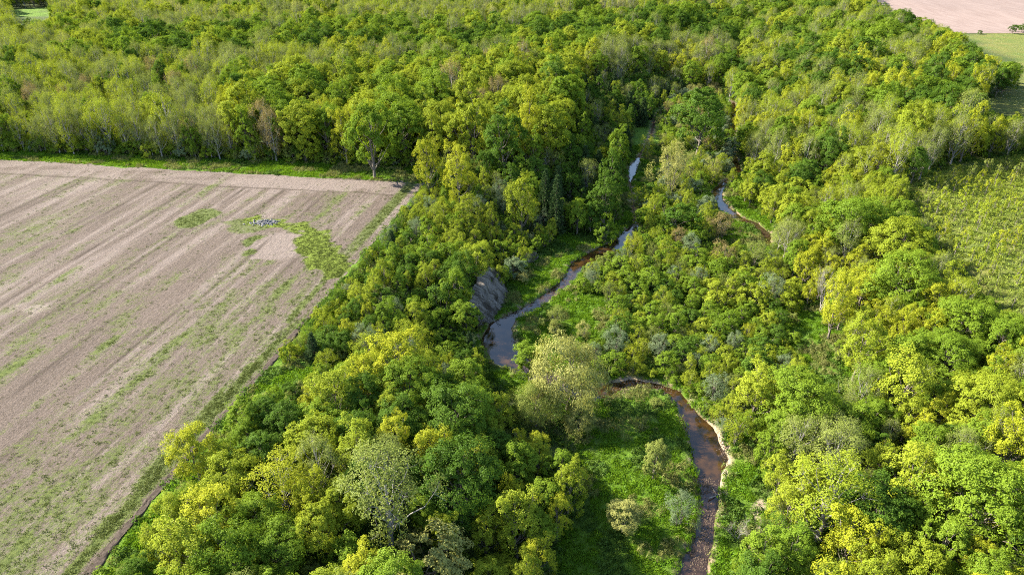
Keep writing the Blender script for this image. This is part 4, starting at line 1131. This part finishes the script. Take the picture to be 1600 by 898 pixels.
# ---------------------------------------------------------------- stones, gravel, driftwood
def rock_mesh(seed, mat):
    import bmesh
    bm = bmesh.new(); bmesh.ops.create_icosphere(bm, subdivisions=1, radius=1)
    g = np.random.default_rng(seed)
    for v in bm.verts: v.co = Vector([v.co.x * g.uniform(.7, 1.2), v.co.y * g.uniform(.7, 1.2), v.co.z * g.uniform(.5, .9)])
    v = np.array([v.co[:] for v in bm.verts]); f = np.array([[q.index for q in p.verts] for p in bm.faces]); bm.free()
    return v, np.c_[f, f[:, 2]]
STONE = soil_mat('field_stone', (.09, .085, .082), (.26, .25, .245), 3, .3, .05)
GRAV = soil_mat('stream_stone', (.030, .021, .015), (.105, .078, .058), 4, .3, .04)
def joined_rocks(name, P, S, mat, **kw):
    V, F, n = [], [], 0
    protos = [rock_mesh(s, mat) for s in range(6)]
    for p, s in zip(P, S):
        v, f = protos[int(rng.integers(6))]; a = rng.uniform(0, 6.28)
        R = np.array([[math.cos(a), -math.sin(a), 0], [math.sin(a), math.cos(a), 0], [0, 0, 1]])
        V.append(v @ R.T * s + p); F.append(f[:, :3] + n); n += len(v)
    return link(name, mesh_np(name, np.concatenate(V), np.concatenate(F), [mat]), **kw)
cx, cy = unp([(414, 348)], 0)[0]
pp, ss = [], []
for i in range(230):
    a, b = rng.normal() * 1.6, rng.normal() * .8
    hgt = max(0, .75 * math.exp(-(a / 2.0) ** 2 - (b / .9) ** 2)) * rng.uniform(.2, 1)
    pp.append((cx + a, cy + b, .1 + hgt)); ss.append(rng.uniform(.10, .34))
joined_rocks('stone_pile', np.array(pp), ss, STONE, label='heap of grey field stones in the grassy patch of the stubble field', cat='stone pile')
gp_, gs_ = [], []
for line, n, sd in (([(1106, 752), (1108, 768)], 260, .9), ([(1109, 795), (1101, 825), (1097, 855), (1084, 890)], 380, .9), ([(800, 494), (835, 478), (868, 455), (893, 432)], 260, .9), ([(985, 600), (1030, 606), (1052, 618)], 160, .8),
                    ([(1130, 690), (1133, 715)], 120, .5), ([(958, 600), (990, 625)], 120, .8), ([(1165, 345), (1197, 366)], 120, .7)):
    L = np.array(unp(line, WATER)); d = np.r_[0, np.cumsum(np.hypot(*np.diff(L, axis=0).T))]
    for k in range(n):
        s = rng.uniform(0, d[-1]); x = np.interp(s, d, L[:, 0]) + rng.normal() * sd; y = np.interp(s, d, L[:, 1]) + rng.normal() * sd
        gp_.append((x, y)); gs_.append(rng.uniform(.05, .2))
gp_ = np.array(gp_); gz = np.maximum(height(gp_[:, 0], gp_[:, 1]), WATER) - .02
joined_rocks('gravel', np.c_[gp_, gz], gs_, GRAV, kind='stuff', label='stones and gravel in the shallows of the stream')
for (a, b, ra, lab) in (((757, 484), (782, 508), .14, 'pale fallen trunk lying from the clay bank into the pool'), ((1108, 776), (1128, 770), .10, 'thin drift log lying across the stream above the riffle')):
    p = np.array([*unp([a], -7.9)[0], -7.9 if ra > .12 else -8.2]); q = np.array([*unp([b], WATER)[0], WATER + .05])
    w = Wood(); g = np.random.default_rng(5)
    limb(g, w, p, q, ra, ra * .6, .02, 7, 8)
    for k in range(4):
        c = p + (q - p) * g.uniform(.4, .95); limb(g, w, c, c + np.array([g.normal() * .7, g.normal() * .7, .6]), ra * .4, .02, .05, 4, 4)
    link('fallen_log', w.mesh('fallen_log', BARK_PALE), label=lab, cat='log')
print('trees', len(T), 'single', len(single))
